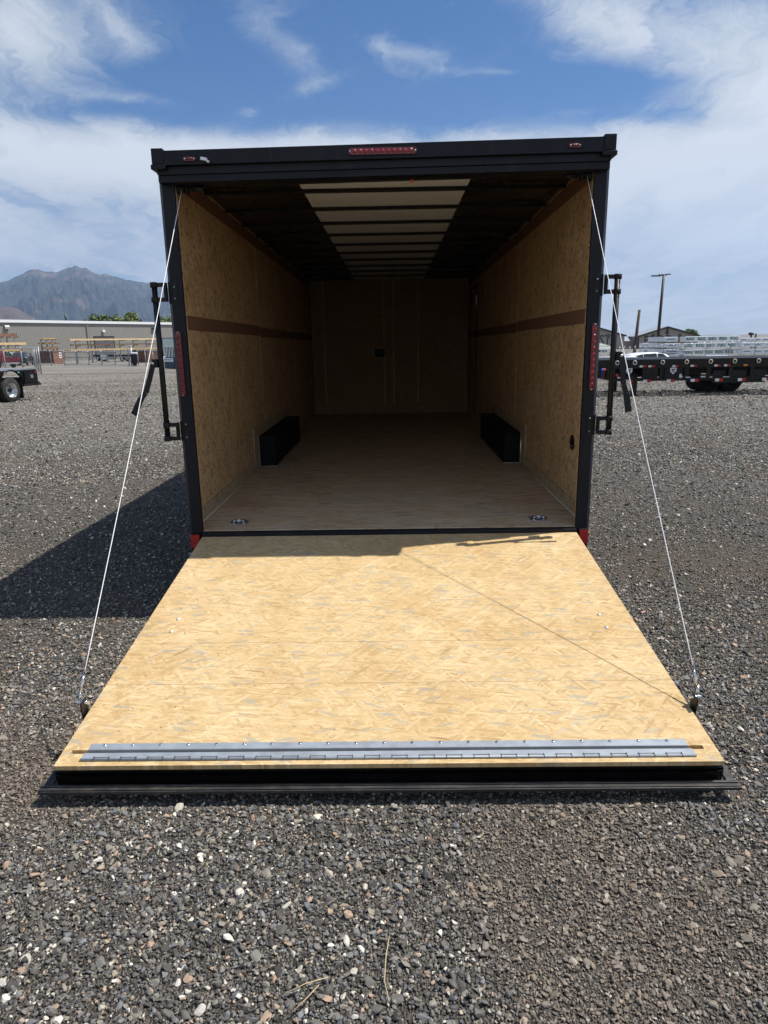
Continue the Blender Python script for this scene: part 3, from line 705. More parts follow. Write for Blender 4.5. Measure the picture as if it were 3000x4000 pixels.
b.b(-1.20,1.20,-RL+.014,-RL+.0195,-.066,-.056); b.b(-1.205,1.205,-RL+.025,-.02,-.135,-.0505)
rb('ramp_frame',M['blackgloss'],b)
b=MB(); FW=1.246
b.b(-FW,FW,-RL-.040,-RL-.002,-.094,-.080,bev=.003); b.b(-FW+.004,FW-.004,-RL-.019,-RL-.010,-.0795,-.0745,bev=.002); b.b(-FW+.004,FW-.004,-RL-.036,-RL-.031,-.0795,-.0755,bev=.001)
for s in(-1,1):
    b.b(s*1.206,s*1.240,-RL-.001,-.22,-.093,-.082,bev=.003)
rb('rubber_lip',M['rubber'],b)
# hinge strip
hp=MB(); hx0,hx1=-1.098,1.092
hp.b(hx0,hx1,-1.998,-1.966,.0008,.0035,bev=.0008)
hp.b(hx0-.001,hx1+.001,-2.0012,-1.9985,-.0135,.0030)
hp.b(hx0-.002,hx1+.002,-2.0170,-2.0015,-.0135,-.0110)
hp.b(hx0-.007,hx1+.008,-2.0510,-2.0175,.0008,.0038,bev=.0008)
hp.tube([(hx0-.007,-2.0545,.0045),(hx1+.008,-2.0545,.0045)],.0048,10)
hs=rb('hinge_strip',M['galv'],hp)
n=44
for k in range(n//2):
    x=hx0+.02+(hx1-hx0-.04)*(k+.5)/(n//2); b=MB()
    b.b(x-.028,x+.028,-2.0435,-2.0415,.0039,.0048); b.b(x-.028,x-.0262,-2.0595,-2.0436,.0039,.0101); b.b(x+.0262,x+.028,-2.0595,-2.0436,.0039,.0101)
    b.build('knuckle_slot',M['darktrim'],hs)
for k in range(21):
    x=-1.045+k*(2.07/20); b=MB(); b.ball((x,-1.976,.0038),.0075,2,(1,1,.6)); b.build('hinge_screw',M['chrome'],hs)
for(x,y)in((-1.041,-1.045),(-1.04,-1.165),(1.039,-1.044),(1.04,-1.168)):
    b=MB(); b.lathe([(.011,0),(.010,.003),(.007,.004),(.005,.007),(.001,.008)],(x,y,0.0005),'Z',14); rb('carriage_bolt',M['bolt'],b)
# anchor brackets and shackles for the cables
def ramp_pt(x,y,z): return ramp.matrix_basis@Vector((x,y,z))
CY=-1.755
for s in(-1,1):
    b=MB(); b.b(s*1.200,s*1.206,CY-.045,CY+.005,-.105,.055,bev=.002); b.b(s*1.206,s*1.232,CY-.045,CY+.005,-.105,-.10); an=rb('cable_anchor',M['steelblack'],b)
    b=MB(); b.tube([(s*1.185,CY-.01,.040),(s*1.235,CY-.01,.040)],.007,10); b.lathe([(.010,-.005),(.010,.005)],(s*1.222,CY-.01,.040),'X',8); b.tube([(s*1.222,CY-.008,.040),(s*1.222,CY+.012,.075)],.006,10); b.build('eye_bolt',M['chrome'],an)
# threshold
b=MB(); b.b(-1.19,1.19,-.026,.019,ZF-.045,ZF-.008,bev=.003); b.b(-1.262,1.262,-.02,.07,ZF-.14,ZF-.046)
for k in range(3): b.b(-1.188,1.188,-.02+k*.013,-.014+k*.013,ZF-.0082,ZF-.0045)
tb('threshold',M['black'],b)
# cables: part of the trailer
bpy.context.view_layer.update()
for s in(-1,1):
    A=Vector((s*1.160,.034,2.470+.014*s)); B=ramp_pt(s*1.222,CY+.012,.075)
    b=MB(); n=14
    pts=[A.lerp(B,k/n)+Vector((0,0,-.022*math.sin(math.pi*k/n))) for k in range(n+1)]
    b.tube(pts,.0020,8); cb=tb('ramp_cable',M['cable'],b)
    t=(A-B).normalized(); b=MB(); b.tube([B,B+t*.08],.0042,8); b.build('crimp_sleeve',M['chrome'],cb)
# ================================================================== BACKGROUND, LEFT
# mountain -----------------------------------------------------------
def mountains():
    prof=[(-3000,640),(-2300,560),(-1700,520),(-1300,470),(-900,430),(-600,400),(-300,360),(0,342),(60,325),(130,300),(200,262),(270,230),(330,228),(400,250),(500,252),(560,222),(650,199),(700,218),(740,214),(800,250),(860,275),(900,265),(960,280),(1040,305),(1150,328),(1300,350),(1480,395),(1700,440),(1950,500),(2300,580),(2700,640),(3300,690),(4000,760)]
    A=[];E=[]
    for x,y in prof:
        d=ray(x/2.212,950+y/2.212); A.append(math.atan2(d.x,d.y)); E.append(d.z/math.hypot(d.x,d.y))
    def tan_el(a): return float(np.interp(a,A,E))
    bm=bmesh.new(); NA,NR=820,170; a0,a1=A[0],A[-1]; grid=[]
    R0,RP,R1=5200,10400,12500
    for i in range(NA+1):
        a=a0+(a1-a0)*i/NA; te=tan_el(a); H=te*RP+CAM.z; row=[]
        for j in range(NR+1):
            t=j/NR; r=R0+(R1-R0)*t
            x,y=CAM.x+r*math.sin(a),CAM.y+r*math.cos(a); q=Vector((x/1500,y/1500,0))
            s=min(1,(r-R0)/(RP-R0)); fall=s**1.25 if r<=RP else 1-.35*((r-RP)/(R1-RP))
            rid=1-abs(noise.fractal(Vector((q.x*1.6,q.y*1.6,3.3)),.9,2.1,7)*1.25); gul=noise.fractal(Vector((math.degrees(a)*.55,q.y*.35,8)),.8,2.2,6)
            h=H*fall
            amp=H*.38*math.sin(math.pi*min(1,s))**.8
            fine=1-abs(noise.fractal(Vector((q.x*5+q.y*2,q.y*2.5-q.x,1.3)),.9,2.1,5)*1.4)
            h+=amp*1.3*(rid-.72)+amp*.30*(fine-.6)
            if r<=RP: h=min(h,te*r*.985+CAM.z) if s<.985 else H+noise.fractal(Vector((math.degrees(a)*2.2,0,0)),.9,2,6)*11
            row.append(bm.verts.new((x,y,h-50*(1-min(1,s)))))
        grid.append(row)
    for i in range(NA):
        for j in range(NR):
            f=bm.faces.new((grid[i][j],grid[i+1][j],grid[i+1][j+1],grid[i][j+1])); f.smooth=False
    bmesh.ops.recalc_face_normals(bm,faces=bm.faces)
    me=bpy.data.meshes.new('mountain'); bm.to_mesh(me); bm.free()
    mt,g,b=newmat('mountain_rock'); p=g.n('ShaderNodeNewGeometry').outputs['Position']
    nz=g.noise(g.map(p,scale=(.001,.001,.002)),1.6,9,.65)[0]; nf=g.noise(g.map(p,scale=(.004,.004,.005)),2.4,9,.7)[0]
    z=g.sep(p)[2]
    slope=g.sep(g.n('ShaderNodeNewGeometry').outputs['Normal'])[2]
    rock=g.ramp(nf,[(.3,(.05,.037,.031)),(.7,(.17,.118,.092))]); wood=g.ramp(nf,[(.3,(.012,.018,.016)),(.7,(.042,.050,.034))])
    f=g.m('ADD',g.m('ADD',g.smooth(nz,.48,.64,0,.75),g.smooth(slope,.70,.35,0,.25)),g.smooth(z,620,900,0,.40),clamp=True)
    g.put(b.inputs['Base Color'],g.mix(g.smooth(f,.45,.75),wood,rock)); b.inputs['Roughness'].default_value=.95
    me.materials.append(mt); o=bpy.data.objects.new('mountain',me); col.objects.link(o)
    tag(o,'hazy blue rocky mountain range with a twin peak rising behind the tan warehouse','mountain',kind='structure')
    # bare foothill
    prof2=[(-700,600),(-300,520),(0,552),(80,556),(150,572),(220,610),(300,662),(420,730)]
    A2=[];E2=[]
    for x,y in prof2:
        d=ray(x/2.212,950+y/2.212); A2.append(math.atan2(d.x,d.y)); E2.append(d.z/math.hypot(d.x,d.y))
    bm=bmesh.new(); grid=[]; NA,NR=120,40; R0,RP,R1=2600,3600,4400
    for i in range(NA+1):
        a=A2[0]+(A2[-1]-A2[0])*i/NA; te=float(np.interp(a,A2,E2)); H=te*RP; row=[]
        for j in range(NR+1):
            r=R0+(R1-R0)*j/NR; x,y=r*math.sin(a),CAM.y+r*math.cos(a)
            s=math.sin(min(1,(r-R0)/(RP-R0))*math.pi/2) if r<RP else math.cos((r-RP)/(R1-RP)*math.pi/2)
            n_=1-abs(noise.fractal(Vector((x/260,y/260,2)),.9,2.1,5)*1.3)
            row.append(bm.verts.new((x,y,-45+(H+47)*s+(n_-.8)*30*min(1,2.5*(1-s)+.05))))
        grid.append(row)
    for i in range(NA):
        for j in range(NR): bm.faces.new((grid[i][j],grid[i+1][j],grid[i+1][j+1],grid[i][j+1]))
    bmesh.ops.recalc_face_normals(bm,faces=bm.faces)
    me=bpy.data.meshes.new('foothill'); bm.to_mesh(me); bm.free()
    mt,g,b=newmat('dry_grass_hill'); p=g.n('ShaderNodeNewGeometry').outputs['Position']; nz=g.noise(g.map(p,scale=(.01,.01,.01)),1.5,8,.7)[0]
    g.put(b.inputs['Base Color'],g.ramp(nz,[(.35,(.045,.038,.040)),(.65,(.11,.086,.080))])); b.inputs['Roughness'].default_value=.95
    me.materials.append(mt); o=bpy.data.objects.new('foothill',me); col.objects.link(o); tag(o,'bare tan foothill in front of the mountain at far left','hill',kind='structure')
mountains()
# warehouse ------------------------------------------------------------
wa=at(-1500/4.879,1230+108/4.879,96); wa=at(0,1257,106); wb_=at(670,1270,136)
def warehouse():
    a=Vector((wa.x,wa.y,0)); c=Vector((wb_.x,wb_.y,0)); dv=(c-a).normalized()
    zt=(wa.z+wb_.z)/2
    t=empty('warehouse',(wa.x,wa.y,gz(wa.x,wa.y)),math.atan2(dv.y,dv.x)); tag(t,'long tan ribbed metal warehouse with a white eave along its roof','warehouse')
    L=(c-a).length+26; x0=-40; H=zt-gz(wa.x,wa.y)
    b=MB(); b.b(x0,L,0,30,-.6,H); b.build('wall',M['siding'],t)
    b=MB(); b.b(x0-.3,L+.3,-.25,30.3,H,H+.42); b.build('eave',M['whitepaint'],t)
    b=MB(); b.prism([(x0,0,H+.42),(x0,30,H+.42),(x0,15,H+.9)],(L-x0,0,0)); b.build('roof',M['roofmetal'],t)
    def lx(px,py=1300):  # pixel column to distance along the wall
        d=ray(px,py); n=Vector((-dv.y,dv.x,0)); k=(a-CAM).dot(n)/d.dot(n); q=CAM+d*k; return (q-a).dot(dv),q.z-gz(wa.x,wa.y)
    s0,_=lx(340); b=MB(); b.b(s0-.09,s0+.09,-.16,-.002,.1,H-.05); b.build('downspout',M['siding'],t)
    s1,z1=lx(368,1317); s2,_=lx(442,1317)
    b=MB(); b.b(s1,s2,-.06,-.002,0,z1); dr=b.build('roller_door',mat('grey_door',(.10,.10,.115),.6),t)
    b=MB(); b.b(s1-.16,s1,-.10,-.003,0,z1+.16); b.b(s2,s2+.16,-.10,-.003,0,z1+.16); b.b(s1,s2,-.10,-.003,z1+.001,z1+.16); b.build('door_frame',M['darktrim'],dr)
    s1,z1=lx(633,1322); b=MB(); b.b(s1,s1+5,-.05,-.002,0,z1); dr=b.build('loading_door',M['paleglass'],t)
    b=MB(); b.b(s1-.12,s1,-.08,-.003,0,z1+.12); b.b(s1,s1+5,-.08,-.003,z1+.001,z1+.12); b.build('door_frame',M['darktrim'],dr)
    s1,z1=lx(24,1278); b=MB(); b.prism([(s1-.4,-.003,z1-.25),(s1-.4,-.4,z1-.25),(s1-.4,-.4,z1+.1),(s1-.4,-.3,z1+.25),(s1-.4,-.003,z1+.25)],(.75,0,0)); b.build('wall_vent',M['silverpaint'],t)
    s1,z1=lx(402,1293); b=MB(); b.b(s1-.25,s1+.25,-.3,-.003,z1-.2,z1+.2); b.build('wall_lamp',M['whitepaint'],t)
    s1,z1=lx(604,1283); b=MB(); b.b(s1-.8,s1+.6,-.4,-.003,z1-.12,z1+.12); b.build('wall_bracket',M['darktrim'],t)
    s1,z1=lx(303,1255); b=MB(); b.tube([(s1,3,H),(s1-.15,3,H+1.5)],.16,8); b.build('vent_pipe',M['greypaint'],t)
warehouse()
# trees behind the warehouse ---------------------------------------------
def tree(loc,h,r,label,leaf='leaf',seed=0,name='tree',cat='tree',group=None,n=1500,ls=.28):
    rr=random.Random(seed); t=empty(name,loc); tag(t,label,cat,group)
    b=MB(); b.tube([(0,0,-.1),(.05,0,h*.3),(.1,.05,h*.6)],.1,8,rs=[h*.035,h*.025,h*.014])
    cl=[]
    for k in range(9):
        a=rr.uniform(0,6.28); rad=r*rr.uniform(.25,.75); zz=h*rr.uniform(.45,.9); c=Vector((math.cos(a)*rad,math.sin(a)*rad,zz)); cl.append((c,r*rr.uniform(.3,.5)))
        b.tube([(0,0,h*.32),c*.5+Vector((0,0,h*.22)),c],.1,5,rs=[h*.014,h*.008,h*.003])
    cl.append((Vector((0,0,h*.9)),r*.35)); b.build('trunk',M['bark'],t)
    b=MB()
    for i in range(n):
        c,cr=rr.choice(cl); v=Vector((rr.gauss(0,1),rr.gauss(0,1),rr.gauss(0,.8))); v=v.normalized()*cr*(rr.random()**.45)*1.15
        p=c+v; s=ls*rr.uniform(.6,1.4); n1=Vector((rr.gauss(0,1),rr.gauss(0,1),rr.gauss(0,1))).normalized(); u=n1.orthogonal().normalized()*s; w_=n1.cross(u).normalized()*s*.6
        b.poly([p-u,p+w_,p+u,p-w_])
    b.build('crown',M[leaf],t,keep=True); return t
def tree_at(px,pytop,Y,r,label,**k):
    q=at(px,pytop,Y); g_=gz(q.x,q.y); return tree((q.x,q.y,g_),q.z-g_,r,label,**k)
tree_at(372,1233,170,4.2,'dark green rounded tree top behind the warehouse, left of the others',seed=1,n=2200,ls=.32)
tree_at(454,1232,172,3.0,'small light green tree top behind the warehouse, second from the left',seed=2,leaf='leaf2',ls=.32)
tree_at(508,1222,172,3.4,'tallest light green tree top behind the warehouse roof',seed=3,leaf='leaf2',n=2200,ls=.32)
tree_at(535,1238,176,2.4,'thin pale green tree top right of the tallest one behind the warehouse',seed=7,leaf='leaf2',n=700,ls=.3)
tree_at(640,1238,168,3.4,'light green tree top between the lock bar and the black trailer post',seed=4,leaf='leaf2',ls=.32)
# lumber racks -----------------------------------------------------------
def rack(px0,px1,pytop,Y0,Y1,nposts,levels,label,boards):
    a=at(px0,1400,Y0); c=at(px1,1400,Y1); a.z=0;c.z=0; dv=(c-a).normalized(); L=(c-a).length
    zt=at(px0,pytop,Y0).z; g_=gz(a.x,a.y); H=zt-g_; rz=math.atan2(dv.y,dv.x)
    t=empty('lumber_rack',(a.x,a.y,g_),rz); tag(t,label,'rack','lumber racks in front of the warehouse')
    for k in range(nposts):
        x=L*(k+.5)/nposts; b=MB(); b.b(x-.07,x+.07,.3,.44,0,H)
        for z in levels: b.b(x-.05,x+.05,-.9,.3,H*z-.12,H*z-.02)
        b.build('post',M['fence'],t)
    for (x0,x1,z,dy,dep,th,m_,lab) in boards:
        b=MB(); x_=L*x0
        nb=max(1,int(dep/.28))
        for k in range(nb): b.b(L*x0+rnd.uniform(-.3,.3),L*x1+rnd.uniform(-.4,.4),dy-dep+k*.28,dy-dep+k*.28+.26,0,th)
        o=b.build('lumber_bundle',M[m_]); o.location=t.location+Matrix.Rotation(rz,3,'Z')@Vector((0,0,H*z-.017)); o.rotation_euler=(0,0,rz); tag(o,lab,'lumber','boards stacked on the lumber racks')
rack(278,608,1330,92,104,6,(.55,.78,1),'wide lumber rack with three long shelves in front of the grey roller door',[
  (-.02,1.0,1.0,.25,1.1,.22,'timberlite','pale long boards on the topmost shelf of the wide lumber rack'),
  (.03,1.02,.78,.25,.85,.16,'timberdark','thin darker boards on the middle shelf of the wide lumber rack'),
  (-.03,.99,.55,.25,1.1,.24,'timber','orange boards on the lowest shelf of the wide lumber rack')])
rack(163,228,1325,96,98,3,(.45,.65,.85,1),'small lumber rack behind the brown dumpster',[
  (0.05,.85,1,.2,.8,.18,'timber','boards on top of the small rack behind the brown dumpster'),
  (-.02,1.08,.80,.2,.9,.25,'timberdark','dark boards on the second shelf of the small rack'),
  (.12,.95,.6,.2,.9,.28,'timberdark','short boards on the third shelf of the small rack'),
  (.12,.88,.42,.2,.8,.25,'timber','boards on the lowest shelf of the small rack')])
rack(-60,86,1316,84,88,5,(.5,.72,1),'lumber rack at the left edge above the red pickup',[
  (0,.85,1,.2,1.0,.42,'rust','reddish bundle of beams on the topmost shelf of the left rack'),
  (0,1.04,.72,.2,1.1,.3,'timberlite','pale beams on the middle shelf of the left rack'),
  (0,.98,.5,.2,1.0,.26,'timber','orange boards on the lowest shelf of the left rack')])
# chain-link fences --------------------------------------------------------
def mesh_mat():
    mt,g,b=newmat('chain_link'); X,Y,Z=g.sep(g.n('ShaderNodeTexCoord').outputs['Object'])
    s=math.pi*2/.16
    u=g.m('ABSOLUTE',g.m('SINE',g.m('MULTIPLY',g.m('ADD',X,Z),s/2))); v=g.m('ABSOLUTE',g.m('SINE',g.m('MULTIPLY',g.m('SUBTRACT',X,Z),s/2)))
    wire=g.m('LESS_THAN',g.m('MINIMUM',u,v),.065)
    b.inputs['Base Color'].default_value=(.36,.38,.40,1); b.inputs['Metallic'].default_value=.3; b.inputs['Roughness'].default_value=.5
    g.put(b.inputs['Alpha'],wire); return mt
M['link']=mesh_mat()
def fence(p,q,h,n,label,barbed=False,name='chain_link_fence',mesh=True,arms=0,lift=0,group=None):
    p=Vector(p);q=Vector(q); g0_=gz(p.x,p.y); dv=(q-p); dv.z=0; L=dv.length; rz=math.atan2(dv.y,dv.x)
    t=empty(name,(p.x,p.y,g0_),rz); tag(t,label,'fence',group)
    dz=lambda x: gz(p.x+dv.x*x/L,p.y+dv.y*x/L)-g0_
    for k in range(n+1):
        x=L*k/n; z=dz(x); b=MB(); b.tube([(x,0,z-.1),(x,0,z+h+.08)],.045,8)
        if arms: b.tube([(x,0,z+h),(x,-arms,z+h+.42)],.025,6)
        b.build('post',M['fence'],t)
    b=MB(); b.tube([(0,0,dz(0)+h),(L,0,dz(L)+h)],.03,6); b.build('top_rail',M['fence'],t)
    if mesh:
        b=MB(); b.prism([(0,-.05,dz(0)+.03),(L,-.05,dz(L)+.03),(L,-.05,dz(L)+h),(0,-.05,dz(0)+h)],(0,.004,0)); b.build('wire_mesh',M['link'],t)
    if barbed:
        b=MB(); pts=[]; n_=int(L/.5)*12
        for k in range(n_+1):
            x=L*k/n_; a=k*2*math.pi/12; pts.append((x,-arms*.6+.0+.22*math.cos(a),dz(x)+h+.30+.24*math.sin(a)))
        b.tube(pts,.012,4,cap=False); b.build('razor_coil',M['fence'],t)
        b=MB()
        for e in(.14,.28,.40): b.tube([(0,-arms*e/.42,dz(0)+h+e),(L,-arms*e/.42,dz(L)+h+e)],.010,4)
        b.build('barbed_wire',M['fence'],t)
    return t
fc=gnd(162,1460); fl=gnd(-420,1466)
fence(fl,fc,2.0,9,'chain-link fence panel behind the black flatbed truck')
fb_=gnd(138,1437)
fence(fc,fb_,1.95,3,'chain-link fence running back from the corner post beside the brown dumpster')
ga=gnd(254,1429); gb=gnd(506,1430); gc=gnd(602,1428)
fence(gnd(150,1431),ga,1.75,2,'low chain-link fence in front of the brown dumpster')
def gate():
    p=ga.copy(); dv=(gb-ga); dv.z=0; L=dv.length; g0_=gz(p.x,p.y); t=empty('sliding_gate',(p.x,p.y,g0_),math.atan2(dv.y,dv.x)); tag(t,'long galvanised cantilever gate with diagonal braces in front of the wide lumber rack','gate')
    H=1.52; dz=gz(gb.x,gb.y)-g0_; zz=lambda x:dz*x/L
    b=MB()
    for h in(.12,.95,H): b.tube([(0,0,h+zz(0)),(L,0,h+zz(L))],.045,6)
    b.build('rail',M['fence'],t)
    n=5
    for k in range(n+1):
        x=L*k/n; b=MB(); b.tube([(x,0,zz(x)+.1),(x,0,zz(x)+H+.25)],.045,6); b.ball((x,0,zz(x)+H+.3),.07,1); b.build('upright',M['fence'],t)
        if k<n: b=MB(); x2=L*(k+1)/n; b.tube([(x+.05,0,zz(x)+H*.9),(x2,0,zz(x2)+.15)],.035,6); b.build('brace',M['fence'],t)
    b=MB(); n_=int(L/.55)*10
    b.tube([(L*k/n_,.1+.18*math.cos(k*.628),zz(L*k/n_)+H+.22+.2*math.sin(k*.628)) for k in range(n_+1)],.012,4,cap=False); b.build('razor_coil',M['fence'],t)
    b=MB(); b.tube([(L+.3,.15,zz(L)-.1),(L+.3,.15,zz(L)+H+.45)],.12,10); b.ball((L+.3,.15,zz(L)+H+.5),.16,1); b.b(L+.1,L+.55,-.1,.4,zz(L)-.1,zz(L)+.08); b.build('gate_post',M['fence'],t)
gate()
fence(gb+Vector((.9,.25,0)),gnd(690,1428),1.55,5,'barbed chain-link fence right of the sliding gate',barbed=True,arms=.35,mesh=False)
q=gnd(528,1431); t=empty('gate_opener',q,.2); tag(t,'dark gate opener box with a pale cap on a concrete pad beside the gate post','gate opener')
b=MB(); b.b(-.32,.32,-.3,.3,.30,1.25,bev=.05); b.build('housing',M['steelblack'],t); b=MB(); b.b(-.30,.30,-.28,.28,1.255,1.45,bev=.06); b.build('cap',M['whitepaint'],t); b=MB(); b.b(-.75,.75,-.5,.5,-.05,.06); b.build('pad',M['concrete'],t); b=MB(); b.tube([(0,0,.06),(0,0,.30)],.2,10); b.build('pedestal',M['steelblack'],t)
# dumpsters -----------------------------------------------------------------
def dumpster():
    q=gnd(212,1422); a=gnd(155,1421); c=gnd(246,1418)
    rz=math.atan2((c-q).y,(c-q).x); t=empty('dumpster',q,math.radians(80)); tag(t,'rusty brown open-top dumpster with a small white sign behind the chain-link fence','dumpster')
    # local: x = short end (to right/back), -x... long side along +y (back left)
    W,Lg,H=2.5,2.6,1.62
    b=MB(); b.prism([(0,0,.15),(W-.6,0,.15),(W,0,.55),(W,0,H),(0,0,H)],(0,.08,0)); b.build('end_panel',M['rust'],t)  # rusty steel made lighter here, the sunlit face put into its colour
    b=MB(); b.b(-.08,0,0,Lg,.15,H); b.b(0,W,Lg-.08,Lg,.55,H); b.b(W-.08,W,.09,Lg-.09,.55,H); b.b(0,W-.6,.09,Lg-.09,.15,.22)
    for k in range(5): b.b(-.14,-.081,.1+k*.78,.2+k*.78,.15,H-.1)
    b.build('side_panel',M['brown'],t)  # rusty steel made darker here, the shaded side put into its colour
    b=MB(); b.b(-.1,W+.05,-.06,-.002,H,H+.1); b.b(-.12,-.002,.0,Lg,H+.001,H+.12); b.b(0,W-.5,-.05,.1,.0,.14); b.b(-.06,.08,-.07,-.003,.15,H-.01); b.b(W-.1,W+.03,-.05,-.003,.6,H-.01); b.build('rim_rail',M['rust'],t)
    b=MB(); b.b(1.25,1.8,-.02,-.004,.75,1.55); sg=b.build('sign',M['whitepaint'],t)
    b=MB(); b.b(1.36,1.5,-.026,-.021,1.2,1.38); b.b(1.56,1.69,-.026,-.021,1.2,1.42); b.b(1.37,1.66,-.026,-.021,.92,1.04); b.build('sign_mark',M['darktrim'],sg)
    rr=random.Random(3); o=t
    for k in range(7):
        b=MB(); n=14; rad=rr.uniform(.32,.46); x=.15+k*.36; pts=[(x+rad*.6*math.cos(a),.4+.3*(k%2)+rad*.8*math.cos(a),H-.15+rad*math.sin(a)) for a in [math.pi*j/n for j in range(n+1)]]
        b.tube(pts,.07,8); mm=b.build('scrap_hoop',M['timberdark' if k%3==0 else 'tyre']); mm.location=t.location; mm.rotation_euler=t.rotation_euler
        tag(mm,('leftmost','second','third','middle','fifth','sixth','rightmost')[k]+' of the seven curved scrap hoops rising above the brown dumpster','scrap','scrap hoops in the brown dumpster')
dumpster()
def blue_bin():
    a=gnd(644,1441); c=gnd(720,1441); dv=c-a; t=empty('blue_dumpster',a,math.atan2(dv.y,dv.x)); tag(t,'dark blue steel dumpster with a white sign beside the black trailer post','dumpster')
    L=dv.length; b=MB(); b.b(0,L,0,1.4,.05,1.02,bev=.02); b.b(L*.5,L*.5+.05,-.03,-.001,.05,.98); b.build('body',M['blue'],t)
    b=MB(); b.b(.02,L*.48,-.02,-.003,.62,.94); s_=b.build('sign',M['whitepaint'],t)
    b=MB(); b.b(.08,.20,-.025,-.021,.78,.90); b.b(.24,L*.44,-.025,-.021,.80,.86); b.b(.10,L*.42,-.025,-.021,.68,.72); b.build('sign_mark',M['wraplogo2'],s_)
    q=a+Vector((-.1,1.9,0)); t2=empty('corrugated_sheet_stack',(q.x,q.y,gz(q.x,q.y)),math.atan2(dv.y,dv.x)); tag(t2,'striped corrugated steel panel standing behind the blue dumpster','metal sheet')
    b=MB(); b.prism([(-.5,0,.9),(L+1,0,.9),(L+1,.25,1.9),(-.7,.25,1.9)],(0,.05,0)); b.build('sheet',M['galvsheet'],t2); b=MB(); b.b(-.5,L+1,.3,.36,.0,1.85); b.build('backing',M['steelblack'],t2)
blue_bin()
# things behind the gate
a=gnd(362,1412); c=gnd(520,1411)
def lowboy():
    dv=c-a; t=empty('flat_trailer',a,math.atan2(dv.y,dv.x)); tag(t,'low black equipment trailer with a white sign parked behind the sliding gate','trailer'); L=dv.length
    b=MB(); b.b(0,L,0,2.4,.72,1.0); b.build('deck',M['steelblack'],t)
    b=MB()
    for k in range(14): b.b(L*k/14+.02,L*k/14+.18,-.02,.03,1.0,1.22)
    b.build('stake_rail',M['fence'],t)
    for k in(.12,.27,.72,.84): wheel_part(t,(L*k,.2,.42),.42,.3,'Y',sgn=-1)
    b=MB(); b.b(L*.22,L*.40,-.06,-.022,.30,1.0); b.build('sign',M['whitepaint'],t)
lowboy()
q=gnd(518,1416); q2=gnd(577,1416); t=empty('dark_steel_bin',q,math.atan2((q2-q).y,(q2-q).x)); tag(t,'dark steel scrap bin standing between the gate opener and the fence','bin')
b=MB(); L=(q2-q).length; b.b(0,L,0,.1,.05,1.55); b.b(0,.1,.101,1.8,.05,1.55); b.b(L-.1,L,.101,1.8,.05,1.55); b.b(.1,L-.1,1.7,1.8,.05,1.55); b.b(.1,L-.1,.101,1.69,.05,.15); b.build('body',M['brown'],t); b=MB(); b.b(-.05,L+.05,-.06,-.002,1.45,1.6); b.build('rim',M['darktrim'],t)
for (px,py,wd,lab) in((285,1398,6.5,'low heap wrapped in white plastic sheet left of the gate'),(618,1398,4.5,'white plastic-wrapped heap right of the dark steel bin')):
    q=gnd(px,py+6); b=MB(); rr=random.Random(px)
    r_=bmesh.ops.create_grid(b.bm,x_segments=16,y_segments=8,size=.5)
    for v in r_['verts']:
        e=(1-(abs(v.co.x)*2)**4)*(1-(abs(v.co.y)*2)**4); v.co=Vector((v.co.x*wd,v.co.y*2.2,.55*e*(.75+.35*noise.noise(Vector((v.co.x*9,v.co.y*7,px))))))
    for f in b.bm.faces: f.smooth=True
    o=b.build('tarped_heap',M['wraptop']); o.location=q; tag(o,lab,'wrapped heap','white wrapped heaps in the yard')
# vehicles --------------------------------------------------------------------
def loft_body(st,seg=3):
    """st: list of (x, zlow, zbelt, zroof, wlow, wbelt, wroof). Returns MB"""
    b=MB(); rings=[]
    for (x,zl,zb,zr,wl,wb,wr) in st:
        half=[(0,zl),(wl*.8,zl),(wl,zl+.10),(wb,(zl+zb)/2),(wb*.985,zb),(wr+(wb-wr)*.35,zb+(zr-zb)*.55),(wr,zr-.07 if zr-zb>.1 else zr-.02),(wr*.75,zr),(0,zr+.015)]
        pts=[(x,y,z) for y,z in half]+[(x,-y,z) for y,z in half[-2:0:-1]]
        rings.append([b.bm.verts.new(p) for p in pts])
    n=len(rings[0])
    for i in range(len(rings)-1):
        for k in range(n):
            f=b.bm.faces.new((rings[i][k],rings[i][(k+1)%n],rings[i+1][(k+1)%n],rings[i+1][k])); f.smooth=True
    b.bm.faces.new(rings[0]); b.bm.faces.new(rings[-1][::-1]); return b
def side_windows(par,wins,ys,mname='glass'):
    """wins: polygons (x,z); ys(z) half width at z"""
    for s in(-1,1):
        for w_ in wins:
            b=MB(); b.prism([(x,s*(ys(x,z)+.012),z) for x,z in w_],(0,-s*.02,0)); b.build('side_window',M[mname],par)
